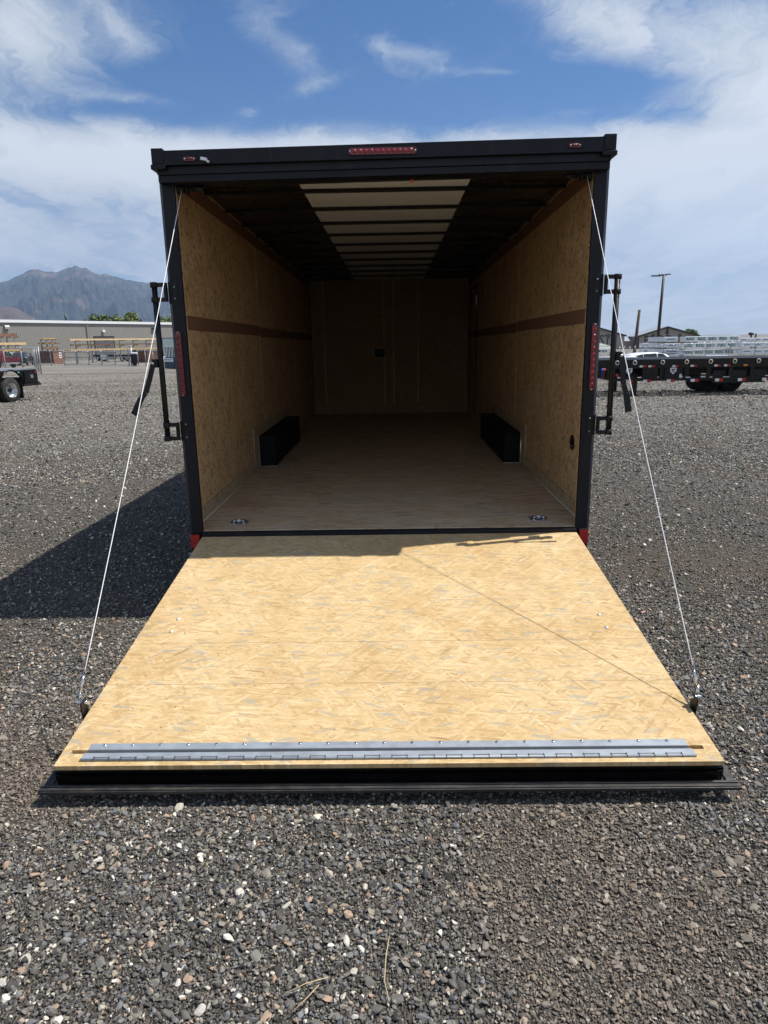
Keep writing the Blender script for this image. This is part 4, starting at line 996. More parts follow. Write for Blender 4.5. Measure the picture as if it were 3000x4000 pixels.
def car(name,loc,rz,paint,label,st,wins,wheels,front,rear,cat='car',group=None,lights=True):
    t=empty(name,loc,rz); tag(t,label,cat,group)
    b=loft_body(st); body=b.build('body',paint,t)
    def ys(x,z):
        for i in range(len(st)-1):
            if st[i][0]<=x<=st[i+1][0]:
                k=(x-st[i][0])/(st[i+1][0]-st[i][0]+1e-9); q=[st[i][j]*(1-k)+st[i+1][j]*k for j in range(7)]
                zb,zr,wb,wr=q[2],q[3],q[5],q[6]
                if z<=zb: return wb
                mid=wr+(wb-wr)*.35; tt=(z-zb)/max(.01,zr-zb)
                return (wb*.985+(mid-wb*.985)*tt/.55) if tt<.55 else mid+(wr-mid)*min(1,(tt-.55)/.35)
        return st[0][5]
    side_windows(t,wins,ys)
    if front: b=MB(); b.prism(front,(.03,0,.012)); b.build('windscreen',M['glass'],t)
    if rear: b=MB(); b.prism(rear,(-.03,0,.012)); b.build('rear_window',M['glass'],t)
    for x in wheels:
        for s in(-1,1): wheel_part(t,(x,s*(st[2][4]-.10),.33),.34,.22,'Y',sgn=s)
    if lights:
        x0=st[0][0]; x1=st[-1][0]
        for s in(-1,1):
            b=MB(); b.b(x0-.01,x0+.10,s*.55,s*.80,.78,.95,bev=.02); b.build('tail_light',M['redlens'],t)
            b=MB(); b.b(x1-.10,x1+.01,s*.50,s*.78,.62,.76,bev=.02); b.build('headlight',M['whitetape'],t)
            b=MB(); b.box((1.05,s*1.0,1.02),(.14,.16,.12),None,0,.03); b.build('door_mirror',paint,t)
    return t
SUVST=[(-2.3,.42,.80,.86,.78,.86,.80),(-2.22,.30,.98,1.02,.86,.92,.82),(-2.1,.28,1.02,1.22,.88,.94,.72),(-1.75,.28,1.04,1.58,.88,.94,.66),(-.9,.28,1.02,1.68,.88,.94,.68),(.1,.28,1.0,1.69,.88,.94,.68),(.75,.28,.98,1.55,.88,.94,.66),(1.25,.28,.97,1.20,.88,.94,.74),(1.5,.28,.96,1.02,.88,.94,.80),(2.1,.30,.86,.92,.86,.90,.76),(2.3,.42,.66,.72,.78,.82,.70)]
SUVW=[[(-1.85,1.08),(-1.5,1.50),(-1.0,1.60),(-1.0,1.06)],[(-.95,1.06),(-.95,1.61),(-.05,1.635),(-.05,1.05)],[(0.02,1.05),(.02,1.635),(.40,1.60),(1.0,1.14),(1.02,1.04)]]
SF=[(1.33,-.62,1.10),(1.33,.62,1.10),(.80,.55,1.52),(.80,-.55,1.52)]; SR=[(-2.13,-.66,1.12),(-2.13,.66,1.12),(-1.80,.58,1.50),(-1.80,-.58,1.50)]
SEDST=[(-2.25,.40,.75,.80,.74,.82,.72),(-2.15,.28,.88,.93,.82,.88,.76),(-1.55,.26,.92,.98,.85,.90,.74),(-1.2,.26,.92,1.14,.85,.90,.66),(-.6,.26,.91,1.38,.85,.90,.60),(.1,.26,.90,1.43,.85,.90,.60),(.6,.26,.90,1.30,.85,.90,.62),(1.15,.26,.88,1.0,.85,.90,.74),(1.5,.27,.84,.90,.84,.88,.76),(2.1,.29,.72,.78,.80,.84,.68),(2.25,.40,.60,.64,.72,.76,.62)]
SEDW=[[(-1.25,.98),(-.75,1.28),(-.42,1.32),(-.42,.96)],[(-.37,.96),(-.37,1.33),(.12,1.36),(.30,1.31),(.85,.98),(.85,.94)]]
EF=[(1.12,-.6,1.02),(1.12,.6,1.02),(.64,.52,1.27),(.64,-.52,1.27)]; ER=[(-1.42,-.6,1.05),(-1.42,.6,1.05),(-.70,.5,1.34),(-.70,-.5,1.34)]
# cars behind the long trailer (roof heights found on the photograph)
def park(fn_st,px,pyroof,Y,roof,rz,**k):
    q=at(px,pyroof,Y); z=q.z-roof; return car(loc=(q.x,q.y,min(z,gz(q.x,q.y)+0.0) if abs(z-gz(q.x,q.y))<.35 else z),rz=rz,**k)
Pp=dict(st=SUVST,wins=SUVW,wheels=(-1.45,1.4),front=SF,rear=SR)
q=at(2520,1380,40); 
def put_car(name,px,pyroof,roof,rz,Ytry,**k):
    best=None
    for Y in np.arange(Ytry[0],Ytry[1],.5):
        q=at(px,pyroof,float(Y)); e=abs(q.z-roof-gz(q.x,q.y))
        if best is None or e<best[0]: best=(e,q)
    q=best[1]; return car(name=name,loc=(q.x,q.y,gz(q.x,q.y)),rz=rz,**k)
put_car('parked_suv',2548,1377,1.69,R(8),(26,46),paint=M['whitepaint'],label='white suv with dark side windows parked behind the long black trailer',group='cars behind the long black trailer',**Pp)
put_car('parked_car',2462,1392,1.43,R(12),(24.5,44),paint=M['whitepaint'],label='white sedan in front of the white suv, half hidden by the lock bar',group='cars behind the long black trailer',st=SEDST,wins=SEDW,wheels=(-1.35,1.38),front=EF,rear=ER)
put_car('parked_car',2488,1383,1.43,R(5),(30,60),paint=M['redpaint'],label='red car just showing its roof left of the white suv',group='cars behind the long black trailer',st=SEDST,wins=SEDW,wheels=(-1.35,1.38),front=EF,rear=ER)
put_car('parked_car',2372,1392,1.43,R(20),(26,60),paint=M['silverpaint'],label='silver car leftmost behind the long trailer, beside the tail light post',group='cars behind the long black trailer',st=SEDST,wins=SEDW,wheels=(-1.35,1.38),front=EF,rear=ER)
# vehicles behind the left fence
q=gnd(94,1427); car('parked_suv',q,R(105),M['greypaint'],'dark grey suv seen from behind through the chain-link fence, right of the red pickup',SUVST,SUVW,(-1.45,1.4),SF,SR)
def pickup(loc,rz):
    t=empty('pickup_truck',loc,rz); tag(t,'dark red pickup truck behind the chain-link fence at the left edge','pickup truck')
    st=[(-.9,.45,1.15,1.18,.9,.98,.9),(-.85,.45,1.18,1.55,.9,.98,.74),(-.7,.45,1.18,1.88,.9,.98,.70),(.6,.45,1.16,1.90,.9,.98,.72),(1.3,.45,1.14,1.35,.9,.98,.80),(1.5,.45,1.12,1.16,.9,.98,.9),(2.8,.5,1.05,1.10,.9,.96,.86),(2.95,.6,.9,.95,.85,.9,.8)]
    loft_body(st).build('cab',M['redpaint'],t)
    for s in(-1,1):
        b=MB(); pts=[(-3.0,s*.98,.55),(-2.45,s*.98,.55)]+[(-2.0+.45*math.cos(a),s*.98,.5+.5*math.sin(a)) for a in [math.pi*(1-k/8) for k in range(9)]]+[(-1.5,s*.98,.5),(-.95,s*.98,.5),(-.95,s*.98,1.18),(-3.0,s*.98,1.18)]
        b.prism(pts,(0,-s*.07,0)); b.build('bed_side',M['redpaint'],t)
        b=MB(); b.prism([(-.55,s*.93,1.22),(-.5,s*.80,1.78),(.55,s*.80,1.80),(1.05,s*.92,1.26)],(0,-s*.02,0)); b.build('side_window',M['glass'],t)
        b=MB(); b.b(-3.03,-2.93,s*.80,s*.985,.78,1.14,bev=.02); b.build('tail_light',M['redled'],t)
        for x in(-2.0,2.0): wheel_part(t,(x,s*.85,.40),.40,.26,'Y',sgn=s)
    b=MB(); b.b(-3.0,-2.94,-.78,.78,.58,1.18,bev=.015); b.build('tailgate',M['redpaint'],t)
    b=MB(); b.b(-3.18,-3.02,-.95,.95,.42,.60,bev=.03); b.build('bumper',M['chrome'],t)
    b=MB(); b.b(-2.93,-.95,-.9,.9,.5,.6); b.build('bed_floor',M['steelblack'],t)
q=gnd(24,1437); pickup(q+Vector((-1.6,.8,0)),R(150))
q=gnd(-6,1424); car('parked_suv',q+Vector((-3.0,9,-.0)),R(-8),M['silverpaint'],'silver vehicle with a sloping windscreen above the red pickup at the left edge',SUVST,SUVW,(-1.45,1.4),SF,SR)
# flatbed truck ----------------------------------------------------------------
def flatbed():
    q=gnd(57,1571); axis=R(77)    # rear points along this heading
    t=empty('flatbed_truck',q,axis); tag(t,'black flatbed truck tail with a dual rear wheel and mud flap at the left edge','truck')
    # local +x = towards the rear, -y = side facing the camera (right of frame)
    r=.43; s=-1; xr=1.30; zb=.60; zt=1.16
    b=MB(); arch=[(.56*math.cos(a),0,r+.10+.56*math.sin(a)) for a in [math.pi*k/14 for k in range(15)]]
    arch=[p for p in arch if p[2]>zb+.001]
    pts=[(-2.6,0,zt-.06),(-2.6,0,zb)]+[(-.56,0,zb)]+arch[::-1]+[(.56,0,zb),(xr,0,zb),(xr,0,zt-.06)]
    b.prism([(x,s*.0+.0,z) for x,_,z in pts],(0,.04,0)); b.build('side_skirt',M['blackgloss'],t)
    b=MB(); b.b(-2.6,xr+.02,-.02,2.42,zt-.059,zt+.0,bev=.004); b.build('deck',mat('grey_deck',(.24,.25,.27),.5,metal=.3),t)
    b=MB(); b.b(.62,xr-.02,-.035,-.001,zb+.04,zt-.12,bev=.004); dr=b.build('toolbox_door',M['blackgloss'],t)
    b=MB(); b.box((.98,-.045,.86),(.13,.02,.13),None,0,.006); b.build('door_latch',M['chrome'],dr)
    b=MB(); b.b(xr-.16,xr-.04,-.045,-.036,zt-.20,zt-.10,bev=.003); b.build('tail_light',M['redlens'],t)
    b=MB(); b.b(.3,.42,-.012,-.0005,zt-.16,zt-.11); b.build('marker_light',mat('marker_green',(.15,.4,.3),.3),t)  # one even green on the small marker
    b=MB(); b.tube([(p[0],-.012,p[2]) for p in [(.585*math.cos(a),0,r+.10+.585*math.sin(a)) for a in [math.pi*(.05+.9*k/20) for k in range(21)]]],.022,6); b.build('fender_trim',M['blackgloss'],t)
    b=MB(); b.b(.5,xr+.10,-.06,.0,zb-.075,zb-.002,bev=.008); b.b(xr+.001,xr+.10,.001,2.42,zb-.075,zb+.05,bev=.008); b.build('bumper',M['steelblack'],t)
    b=MB(); b.b(-2.6,-.6,-.03,.01,zb-.05,zb-.003,bev=.008); b.build('side_step',M['steelblack'],t)
    b=MB(); b.b(.50,.53,.02,.66,.10,zb+.25); b.build('mud_flap',M['rubber'],t)
    for (y,sg,dp) in((.16,-1,.16),(.46,-1,.05),(1.96,1,.05),(2.26,1,.16)): wheel_part(t,(0,y,r),r,.25,'Y',sgn=sg,deep=dp if dp<.2 else .1,rimmat='silver')
    b=MB(); b.tube([(0,.1,r),(0,2.3,r)],.08,10); b.b(-6,xr,.75,.85,.55,.78); b.b(-6,xr,1.55,1.65,.55,.78); b.build('chassis',M['steelblack'],t)
    st=[(-6.9,.5,.9,.95,.85,.95,.85),(-6.7,.45,1.25,1.3,.95,1.0,.9),(-5.4,.45,1.4,1.46,.95,1.0,.9),(-5.1,.45,1.4,1.7,.95,1.0,.82),(-4.6,.45,1.42,2.12,.95,1.0,.76),(-2.95,.45,1.42,2.14,.95,1.0,.76),(-2.8,.45,1.4,1.9,.95,1.0,.78)]
    o=loft_body(st).build('cab',M['blackgloss'],t); o.location=(0,1.2,0)
    for y in(.3,2.1): wheel_part(t,(-5.9,y,r),r,.25,'Y',sgn=-1 if y<1 else 1,deep=.04)
flatbed()
# ================================================================== BACKGROUND, RIGHT
def gable(px_l,px_r,px_p,py_eave,py_peak,Y,label,text=None,tx=None,windows=(),tree_=None,side=None):
    l=at(px_l,py_eave,Y); r_=at(px_r,py_eave,Y); p=at(px_p,py_peak,Y); g_=gz(p.x,Y)
    t=empty('gabled_warehouse',(l.x,Y,g_)); tag(t,label,'warehouse','gabled sheds of the lumber yard'); W=r_.x-l.x; He=l.z-g_; Hp=p.z-g_; xp=p.x-l.x; D=9
    b=MB(); b.prism([(0,0,-.5),(W,0,-.5),(W,0,He),(xp,0,Hp),(0,0,He)],(0,D,0)); b.build('wall',M['taupe'],t)
    b=MB(); o_=1.1
    for (x0,z0,x1,z1) in((-.5,He-.15,xp,Hp),(xp,Hp,W+.5,He-.15)):
        b.prism([(x0,-.5,z0+.03),(x1,-.5,z1+.03),(x1,-.5,z1+.20),(x0,-.5,z0+.20)],(0,D+.8,0))
    b.build('roof',M['roofmetal'],t)
    b=MB()
    for (x0,z0,x1,z1) in((-.5,He-.15,xp,Hp),(xp,Hp,W+.5,He-.15)): b.prism([(x0,-.53,z0-.28),(x1,-.53,z1-.28),(x1,-.53,z1+.21),(x0,-.53,z0+.21)],(0,.028,0))
    b.build('rake_trim',M['darktrim'],t)
    for (x,y,s_) in windows:
        q=at(x,y,Y); b=MB(); b.b(q.x-l.x-s_*.45,q.x-l.x+s_*.45,-.06,-.003,q.z-g_-s_*.6,q.z-g_+s_*.6); b.build('window',M['glass'],t)
    if text:
        q=at(tx[0],tx[1],Y); b=MB(); b.text(text,(q.x-l.x,-.02,q.z-g_),(1,0,0),(0,0,1),tx[2],.02,tx[3],bold=.03); b.build('wall_lettering',M['letters'],t)
    if tree_:
        q=at(tree_[0],tree_[1],Y); b=MB(); H=tree_[2]; cx=q.x-l.x; z0=q.z-g_; pts=[(cx-.10,-.05,z0),(cx-.10,-.05,z0+H*.2)]
        lv=4
        for k in range(lv): w_=H*.30*(1-k/lv*.8); pts+= [(cx-w_,-.05,z0+H*(.2+.19*k)),(cx-w_*.38,-.05,z0+H*(.32+.19*k))]
        pts.append((cx,-.05,z0+H)); rt=[(2*cx-x,y,z) for x,y,z in pts[:-1]][::-1]
        b.prism(pts+rt,(0,.03,0)); b.build('pine_emblem',M['letters'],t)
    b=MB(); q=at(px_l+1.5,py_eave+18,Y); b.b(.1,.5,-.2,-.003,max(0,He-5),He-.3); b.build('downspout',M['darktrim'],t)
    return t
gable(2207,2440,2322,1314,1276,214,'left gabled taupe shed behind the right tail light, letters S and T on its wall','ST',(2363,1330,4.2,.80),[(2377,1313,1.1)])
gable(2490,2726,2607,1314,1277,215,'right gabled taupe shed with a dark pine emblem under its peak','PROD',(2572,1331,4.2,.80),[(2553,1312,1.1),(2655,1312,1.1)],(2605,1312,2.7))
a=at(2440,1334,218); c=at(2491,1334,218); t=empty('link_shed',(a.x,218,gz(a.x,218))); tag(t,'low linking shed with a pale metal roof between the two gabled sheds','shed')
H=a.z-gz(a.x,218); b=MB(); b.b(-1,c.x-a.x+.5,0,6,-.5,H); b.build('wall',M['taupe'],t); b=MB(); b.prism([(-.9,-.2,H),(c.x-a.x+.4,-.2,H),(c.x-a.x+.4,6,H+1.7),(-.9,6,H+1.7)],(0,0,.15)); b.build('roof',M['roofmetal'],t)
# open shed with pale roof left
def awning():
    a=at(2335,1353,150); c=at(2392,1353,150); g_=gz(a.x,150); t=empty('open_shed',(a.x,150,g_)); tag(t,'low open shed with a two-step pale ribbed roof left of the lock bar','shed'); W=c.x-a.x; z1=at(2360,1367,150).z-g_; z2=at(2360,1353,150).z-g_; z3=at(2360,1342,150).z-g_
    b=MB(); b.prism([(-4,-1,z1),(W,-1,z1),(W,1.5,z2-.1),(-4,1.5,z2-.1)],(0,0,.08)); b.prism([(-4,1.5,z2),(W,1.5,z2),(W-1.2,5,z3),(-4,5,z3)],(0,0,.08)); b.build('roof',M['awning'],t)
    b=MB(); b.b(-4,W-.2,3,3.2,0,z1-.1); b.build('back_wall',M['greypaint'],t)
    for k in range(4): b=MB(); x=-3.8+(W+3.4)*k/3; b.b(x,x+.2,-.8,-.6,0,z1-.02); b.build('post',M['whitepaint'],t)
awning()
q=at(2420,1372,120); g_=gz(q.x,120); t=empty('rail_fence',(at(2335,1375,120).x,120,g_)); tag(t,'low white rail fence below the open shed','fence')
L=at(2400,1375,120).x-at(2335,1375,120).x; zb_=at(2360,1378,120).z-g_
b=MB(); b.b(0,L,-.05,.05,zb_,zb_+.15); b.b(0,L,-.05,.05,zb_+.45,zb_+.6); b.build('rail',M['whitepaint'],t)
for k in range(6): b=MB(); x=L*k/5; b.b(x,x+.14,.051,.15,0,zb_+.8); b.build('post',M['whitepaint'],t)
q=at(2365,1402,92); b=MB(); r_=bmesh.ops.create_grid(b.bm,x_segments=30,y_segments=16,size=.5); zt=at(2365,1385,92).z-gz(q.x,92)
for v in r_['verts']:
    e=max(0,1-(abs(v.co.x)*2)**2)*max(0,1-(abs(v.co.y)*2)**2); v.co=Vector((v.co.x*9,v.co.y*5,zt*e*(.9+.3*noise.noise(Vector((v.co.x*14,v.co.y*14,1))))))
o=b.build('gravel_pile',mat('grey_gravel_pile',(.14,.13,.12),.9,var=.5,vscale=6,bump=.5,bscale=10)); o.location=(q.x,92,gz(q.x,92)); tag(o,'low heap of grey gravel below the white rail fence','gravel heap')
# poles ---------------------------------------------------------------------------
top=at(2250+757/2.212,1000+158/2.212,78); base=at(2250+697/2.212,1000+835/2.212,78); 
def polar(name,px_t,py_t,px_b,py_b,Y,r0,r1,mname,label,cat):
    a=at(px_b,py_b,Y); c=at(px_t,py_t,Y); g_=gz(a.x,Y); k=(g_-a.z)/(c.z-a.z); foot=a+(c-a)*k
    t=empty(name,foot); tag(t,label,cat); v=c-foot; b=MB(); b.tube([(0,0,0),v],r0,12,rs=[r0,r1]); b.build('pole',M[mname],t); return t,v
t,v=polar('lot_light',2593,1072,2565,1378,78,.20,.13,'pole','tall dark lot light with two flat lamp heads on top','street lamp')
b=MB(); b.b(v.x-1.35,v.x-.30,v.y-.25,v.y+.25,v.z-.20,v.z-.08,bev=.03); b.build('lamp_head',M['pole'],t)
b=MB(); b.b(v.x+.30,v.x+.75,v.y-.25,v.y+.25,v.z-.04,v.z+.06,bev=.03); b.build('lamp_head',M['pole'],t)
b=MB(); b.b(v.x-.31,v.x+.31,v.y-.1,v.y+.1,v.z-.13,v.z+.03,bev=.02); b.ball((v.x-.5,v.y,v.z-.02),.10,1); b.build('bracket',M['pole'],t)
polar('wood_pole',2498,1210,2478,1375,66,.17,.13,'wood_pole','leaning bare wood pole left of the tall lot light','pole')
t,v=polar('yard_pole',2934,1304,2934,1330,180,.25,.2,'pole','short distant pole with a round lamp top at far right','pole'); b=MB(); b.ball(v,.7,2,(1,1,.6)); b.build('lamp_head',M['pole'],t)
polar('utility_pole',2953,1303,2950,1330,190,.30,.25,'wood_pole','distant utility pole right of the round-topped pole','pole')
tree_at(2683,1297,240,4.5,'light green tree top above the right gable roof edge',seed=9,leaf='leaf2',ls=.5)
# wrapped lumber packs ----------------------------------------------------------------
def pack(px0,px1,py0,py1,Y,depth,label,logo=None,nl=5,style='green',yaw=0):
    a=at(px0,py1,Y); c=at(px1,py0,Y); W=c.x-a.x; H=c.z-a.z
    t=empty('lumber_pack',(a.x,Y,a.z),yaw); tag(t,label,'lumber pack','wrapped lumber packs beyond the fence')
    b=MB(); b.box((W/2,depth/2,H/2+.001),(W,depth,H-.02),None,0,.03); b.build('wrap',M['wrap'],t)
    b=MB(); b.b(.02,W-.02,.03,depth-.03,H-.008,H+.004); b.build('top_sheet',M['wraptop'],t)
    if style=='green':
        b=MB()
        for k in range(nl): b.text(logo,(W*(k+.5)/nl+rnd.uniform(-.05,.05),-.012,H*.52),(1,0,0),(0,0,1),H*.72,.006,1.15,bold=.012)
        b.build('printed_logo',M['wraplogo'],t)
    elif style=='bars':
        b=MB()
        for k in range(nl): b.b(W*(k+.18)/nl,W*(k+.82)/nl,-.015,-.001,H*.45,H*.60)
        b.build('printed_band',M['wraplogo2'],t)
    elif style=='diamond':
        b=MB()
        for k in range(nl):
            x=W*(k+.28)/nl; s_=H*.34; b.prism([(x-s_*1.3,-.012,H*.5),(x,-.012,H*.5-s_),(x+s_*1.3,-.012,H*.5),(x,-.012,H*.5+s_)],(0,.01,0)); b.b(W*(k+.55)/nl,W*(k+.92)/nl,-.012,-.002,H*.3,H*.68)
        b.build('printed_logo',mat('purple_print',(.14,.11,.19),.6),t)
    # packs further down rest on bearers
    b=MB()
    for k in(.12,.5,.88): b.b(W*k-.05,W*k+.05,.02,depth-.02,-.055,-.036)
    b.build('bearer',M['timberdark'],t)
    return t
def zx(x): return 2650+x/4.74
def zy(y): return 1250+y/4.74
names=['topmost','second','third','lowest visible']
rows=[(290,408),(414,532),(538,656),(662,780)]
for k,(y0,y1) in enumerate(rows):
    x0=(120,85,82,70)[k]; x1=(1130,1100,1040,1010)[k]
    pack(zx(x0),zx(x1),zy(y0),zy(y1),62-k*.15,1.2,f'{names[k]} wrapped pack with green RSG print in the tall middle stack','RSG',5 if k<3 else 5)
pack(zx(60),zx(1000),zy(786),zy(905),61.4,1.2,'bottom pack of the tall middle stack, hidden behind the long trailer','RSG',5)
for k,(y0,y1) in enumerate([(325,405),]):
    pack(zx(1132),zx(1750),zy(y0),zy(y1),70,1.2,'far pale blue pack seen over the right stack',style='bars',nl=3)
for k,(y0,y1) in enumerate([(408,508),(528,632),(652,760),(775,880)]):
    pack(zx(1172-8*k),zx(1760),zy(y0),zy(y1),60-.1*k,1.2,f'{names[k]} pale blue-grey pack of the rightmost stack',style='bars',nl=3)
b1=pack(zx(445),zx(1010),zy(655),zy(760),56,1.0,'low pack with purple diamond print in front of the tall stack',style='diamond',nl=3)
def z2x(x): return 2330+x/4.484
def z2y(y): return 1250+y/4.484
for k,(y0,y1) in enumerate([(295,385),(405,490),(505,590),(605,690)]):
    pack(z2x(1185-5*k),z2x(1430+10*k),z2y(y0),z2y(y1),66-.1*k,4.5,f'{names[k]} pack in the narrow stack left of the tall one',style='bars',nl=1)
for k,(y0,y1) in enumerate([(402,485),(500,585),(600,690)]):
    pack(z2x(815-3*k),z2x(1125),z2y(y0),z2y(y1),72-.1*k,1.2,f'{names[k]} pack in the low stack behind the lot light',style='bars',nl=2)
a=at(z2x(1440),z2y(500),67); c=at(z2x(1540),z2y(305),67); b=MB(); b.b(0,c.x-a.x,0,2.5,-2,c.z-a.z-.12); b.b(-.3,c.x-a.x+.3,-.1,2.6,c.z-a.z-.118,c.z-a.z); o=b.build('lumber_stack',M['timberdark']); o.location=a; tag(o,'dark gap of unwrapped lumber between the narrow and the tall stack','lumber','unwrapped lumber in the yard')
# razor wire fence right
fa=at(2335,1384,58); fb=at(3100,1358,47); 
def rfence():
    a=at(2380,1385,60); c=at(3060,1356,44); h1=a.z-gz(a.x,a.y); h2=c.z-gz(c.x,c.y)
    dv=c-a; dv.z=0; L=dv.length; t=empty('razor_wire_fence',(a.x,a.y,a.z),math.atan2(dv.y,dv.x)); tag(t,'chain-link fence topped with razor wire in front of the wrapped lumber packs','fence')
    dzt=lambda x:(c.z-a.z)*x/L
    for k in range(9):
        x=L*k/8; zb=gz(a.x+dv.x*k/8,a.y+dv.y*k/8)-a.z; b=MB(); b.tube([(x,0,zb),(x,0,dzt(x)+.03)],.04,6); b.tube([(x,0,dzt(x)),(x+.32,-.1,dzt(x)+.5)],.022,5); b.build('post',M['fence'],t)
    b=MB(); b.tube([(0,0,0),(L,0,dzt(L))],.03,6); b.build('top_rail',M['fence'],t)
    b=MB(); b.prism([(0,-.05,dzt(0)-h1+.03),(L,-.05,dzt(L)-h2+.03),(L,-.05,dzt(L)),(0,-.05,dzt(0))],(0,.004,0)); b.build('wire_mesh',M['link'],t)
    b=MB(); n_=int(L/.6)*12; b.tube([(L*k/n_+.15,-.12+.2*math.cos(k*.5236),dzt(L*k/n_)+.42+.22*math.sin(k*.5236)) for k in range(n_+1)],.014,4,cap=False); b.build('razor_coil',M['silver'],t)
rfence()
# bushy weed in front of the packs
q=at(zx(385),zy(735),50); 
def weed(loc,h):
    t=empty('dry_weed',loc); tag(t,'tall dry weed standing in front of the tall lumber stack','weed'); b=MB(); rr=random.Random(4)
    for k in range(40):
        a=rr.uniform(0,6.28); r_=rr.uniform(.1,.5); e=Vector((r_*math.cos(a),r_*math.sin(a),h*rr.uniform(.6,1))); b.tube([(0,0,0),e*.5+Vector((0,0,.15*h)),e],.012,4)
        for j in range(5):
            p=e*(.5+.1*j)+Vector((0,0,.1)); b.poly([p,p+Vector((.06,.02,.04)),p+Vector((.02,.05,.09))])
    b.build('stems',M['straw'],t,keep=True)
q0=at(zx(385),zy(650),50); weed((q0.x,50,gz(q0.x,50)),q0.z-gz(q0.x,50))
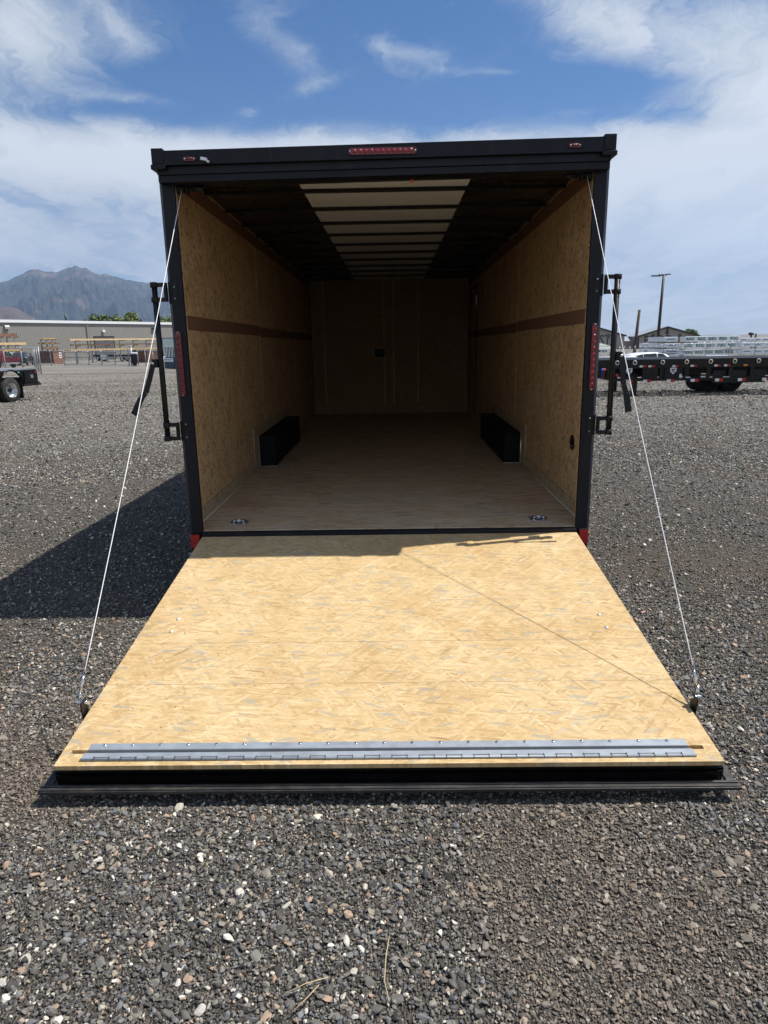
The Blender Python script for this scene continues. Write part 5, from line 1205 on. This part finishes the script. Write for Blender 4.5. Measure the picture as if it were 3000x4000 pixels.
# long black gooseneck trailer -----------------------------------------------------------
def gooseneck():
    Y=18.6; a=at(2330,1408,Y); g_=gz(9,Y)
    ztop=at(2600,1408,Y).z-g_
    def X(px): return at(px,1480,Y).x-a.x
    def Z(py): return at(2700,py,Y).z-g_
    t=empty('flatbed_trailer',(a.x,Y,g_)); tag(t,'long black flatbed trailer with red and white tape and pale tie rings at right','trailer')
    XE=X(3330); zl=Z(1486)
    b=MB(); b.prism([(X(2262),0,ztop),(X(2262),0,Z(1452)),(X(2330),0,Z(1470)),(X(2395),0,Z(1486)),(XE,0,zl),(XE,0,zl+.10),(X(2400),0,zl+.10),(X(2345),0,Z(1462)),(X(2345),0,ztop-.24),(XE,0,ztop-.24),(XE,0,ztop)],(0,.10,0))
    b.build('side_beam',M['blackgloss'],t)
    b=MB(); b.prism([(X(2262),0,ztop),(X(2262),0,Z(1452)),(X(2395),0,Z(1486)),(XE,0,zl),(XE,0,ztop)],(0,.10,0)); o=b.build('side_beam',M['blackgloss'],t); o.location=(0,2.45,0)
    W=2.55
    b=MB()
    for y in(.65,1.2,1.75): b.b(X(2262),XE,y,y+.09,Z(1470),ztop-.02)
    b.build('main_beam',M['steelblack'],t)
    b=MB()
    for y0_,y1_ in((-.03,.34),(.50,.90),(1.06,1.42),(1.6,2.0),(2.18,2.58)): b.b(X(2262),XE,y0_,y1_,ztop,ztop+.045)
    b.build('deck_plank',M['steelblack'],t)
    # uprights, tool boxes
    for px in(2345,2377,2438,2458,2520,2560,2612,2655,2680,2766,2852,2935,3020,3110):
        b=MB(); w_=.07 if px not in(2612,) else .3; b.b(X(px)-w_,X(px)+w_,.002,.098,zl+.101,ztop-.241); b.build('upright',M['blackgloss'],t)
    for (p0,p1,lg) in((2445,2462,True),(2505,2562,False),(2592,2650,True)):
        b=MB(); b.b(X(p0),X(p1),-.045,-.002,Z(1479),Z(1434),bev=.01); bx=b.build('tool_box',M['blackgloss'],t)
        if lg:
            px=(p0+p1)/2+(4 if p1>2600 else 0); x=X(px); z=Z(1446); b=MB(); s_=.10
            b.prism([(x-s_,-.052,z+s_*.9),(x+s_,-.052,z+s_*.9),(x+s_,-.052,z-.02),(x,-.052,z-s_*1.2),(x-s_,-.052,z-.02)],(0,.006,0)); b.build('shield_logo',M['logo'],bx)
            b=MB(); b.b(x-s_*.55,x-s_*.1,-.057,-.0525,z-.02,z+.05); b.b(x+.0,x+s_*.6,-.057,-.0525,z+.015,z+.06); b.b(x-.01,x+s_*.5,-.057,-.0525,z-.055,z-.02); b.build('logo_mark',M['darktrim'],bx)
    # tie rings
    for px in(2406,2474,2582,2675,2768,2861,2954,3047,3140):
        x=X(px); z=Z(1413); b=MB(); n=12
        b.tube([(x+.055*math.cos(k*math.pi*2/n),-.035,z+.06*math.sin(k*math.pi*2/n)) for k in range(n+1)],.018,6,cap=False); b.build('tie_ring',mat('tie_ring_paint',(.62,.55,.42) if px>2650 else (.55,.56,.56),.4),t) if px in(2406,2675) else b.build('tie_ring',[m_ for m_ in bpy.data.materials if m_.name.startswith('tie_ring_paint')][0 if px<2650 else 1],t)
    # reflective tape
    def tape(p0,p1,py,col_,dz=0,h=.045):
        b=MB(); b.prism([(X(p0),-.008,Z(py)-h),(X(p1),-.008,Z(py+dz)-h),(X(p1),-.008,Z(py+dz)+h),(X(p0),-.008,Z(py)+h)],(0,.006,0)); b.build('reflective_tape',M[col_],t)
    for c0 in(2512,2604,2698,2793,2882,2977):
        tape(c0,c0+16,1486-.3,'whitetape'); tape(c0+16,c0+31,1486-.3,'redtape')
    tape(2445,2458,1477,'whitetape',5); tape(2458,2472,1482,'redtape',5); tape(2404,2416,1459,'redtape',5)
    for c0 in(2495,2529): tape(c0,c0+12,1428,'whitetape',h=.03); tape(c0+12,c0+26,1428,'redtape',h=.03)
    for c0 in(2622,2693,2785,2823): tape(c0,c0+12,1429,'whitetape',h=.03); tape(c0+13,c0+24,1429,'redtape',h=.03)
    b=MB(); b.b(X(2897),X(2913),-.03,-.002,Z(1433),Z(1426),bev=.01); b.build('marker_light',M['creamlens'],t)
    # pale label plates on the side
    for (p0,p1,y0,y1) in((2734,2753,1458,1462),(2733,2752,1469,1474),(2768,2779,1472,1475),(2820,2845,1472,1475),(2650,2659,1460,1475),(2675,2693,1471,1475)):
        b=MB(); b.b(X(p0),X(p1),-.055,-.047,Z(y1),Z(y0)); b.build('label_plate',M['timberlite'] if y1<1463 else M['logo'],t)
    # jack leg
    x=X(2487); b=MB(); b.b(x-.075,x+.075,.15,.30,.02,zl+.2); b.b(x-.14,x+.14,.1,.36,-.03,.02); b.build('jack_leg',M['steelblack'],t)
    b=MB(); b.b(x-.075,x+.075,2.2,2.35,.02,zl+.2); b.b(x-.14,x+.14,2.1,2.4,-.03,.02); b.build('jack_leg',M['steelblack'],t)
    for px in(2843,2932):
        for y,sg in((1.38,-1),(1.66,-1),(2.05,1),(2.32,1)): wheel_part(t,(X(px),y,.37),.37,.24,'Y',sgn=sg,deep=.05,rimmat='steelblack').data.materials[0]=M['blacktyre']
    b=MB()
    for px in(2843,2932): b.tube([(X(px),.6,.37),(X(px),2.1,.37)],.07,8)
    b.build('axle',M['steelblack'],t)
    b=MB(); b.b(X(2790),X(2995),.12,.16,Z(1498),zl+.3); b.b(X(2790),X(2995),.161,.40,Z(1470),Z(1468)); b.build('fender',M['steelblack'],t)
    # air line couplers at the front
    for (px,m_) in((2349,'brightblue'),(2357,'brightred')):
        b=MB(); x=X(px); b.ball((x,-.06,Z(1439)),.055,2,(1,.6,.8)); b.tube([(x,-.06,Z(1441)),(x-.03,-.06,Z(1478))],.010,6); b.build('air_coupler',M[m_],t)
gooseneck()
# ================================================================== HAZE
b=MB(); b.b(-13500,13500,-4000,14000,-60,1700)
mt=bpy.data.materials.new('haze_air'); mt.use_nodes=True; nt=mt.node_tree
for n_ in list(nt.nodes):
    if n_.type=='BSDF_PRINCIPLED': nt.nodes.remove(n_)
pv=nt.nodes.new('ShaderNodeVolumePrincipled'); pv.inputs['Color'].default_value=(.42,.58,.86,1); pv.inputs['Density'].default_value=6e-5; pv.inputs['Anisotropy'].default_value=.2
nt.links.new(pv.outputs[0],[n_ for n_ in nt.nodes if n_.type=='OUTPUT_MATERIAL'][0].inputs['Volume'])
o=b.build('haze',mt); tag(o,'pale blue summer haze in front of the far mountain','haze',kind='stuff')
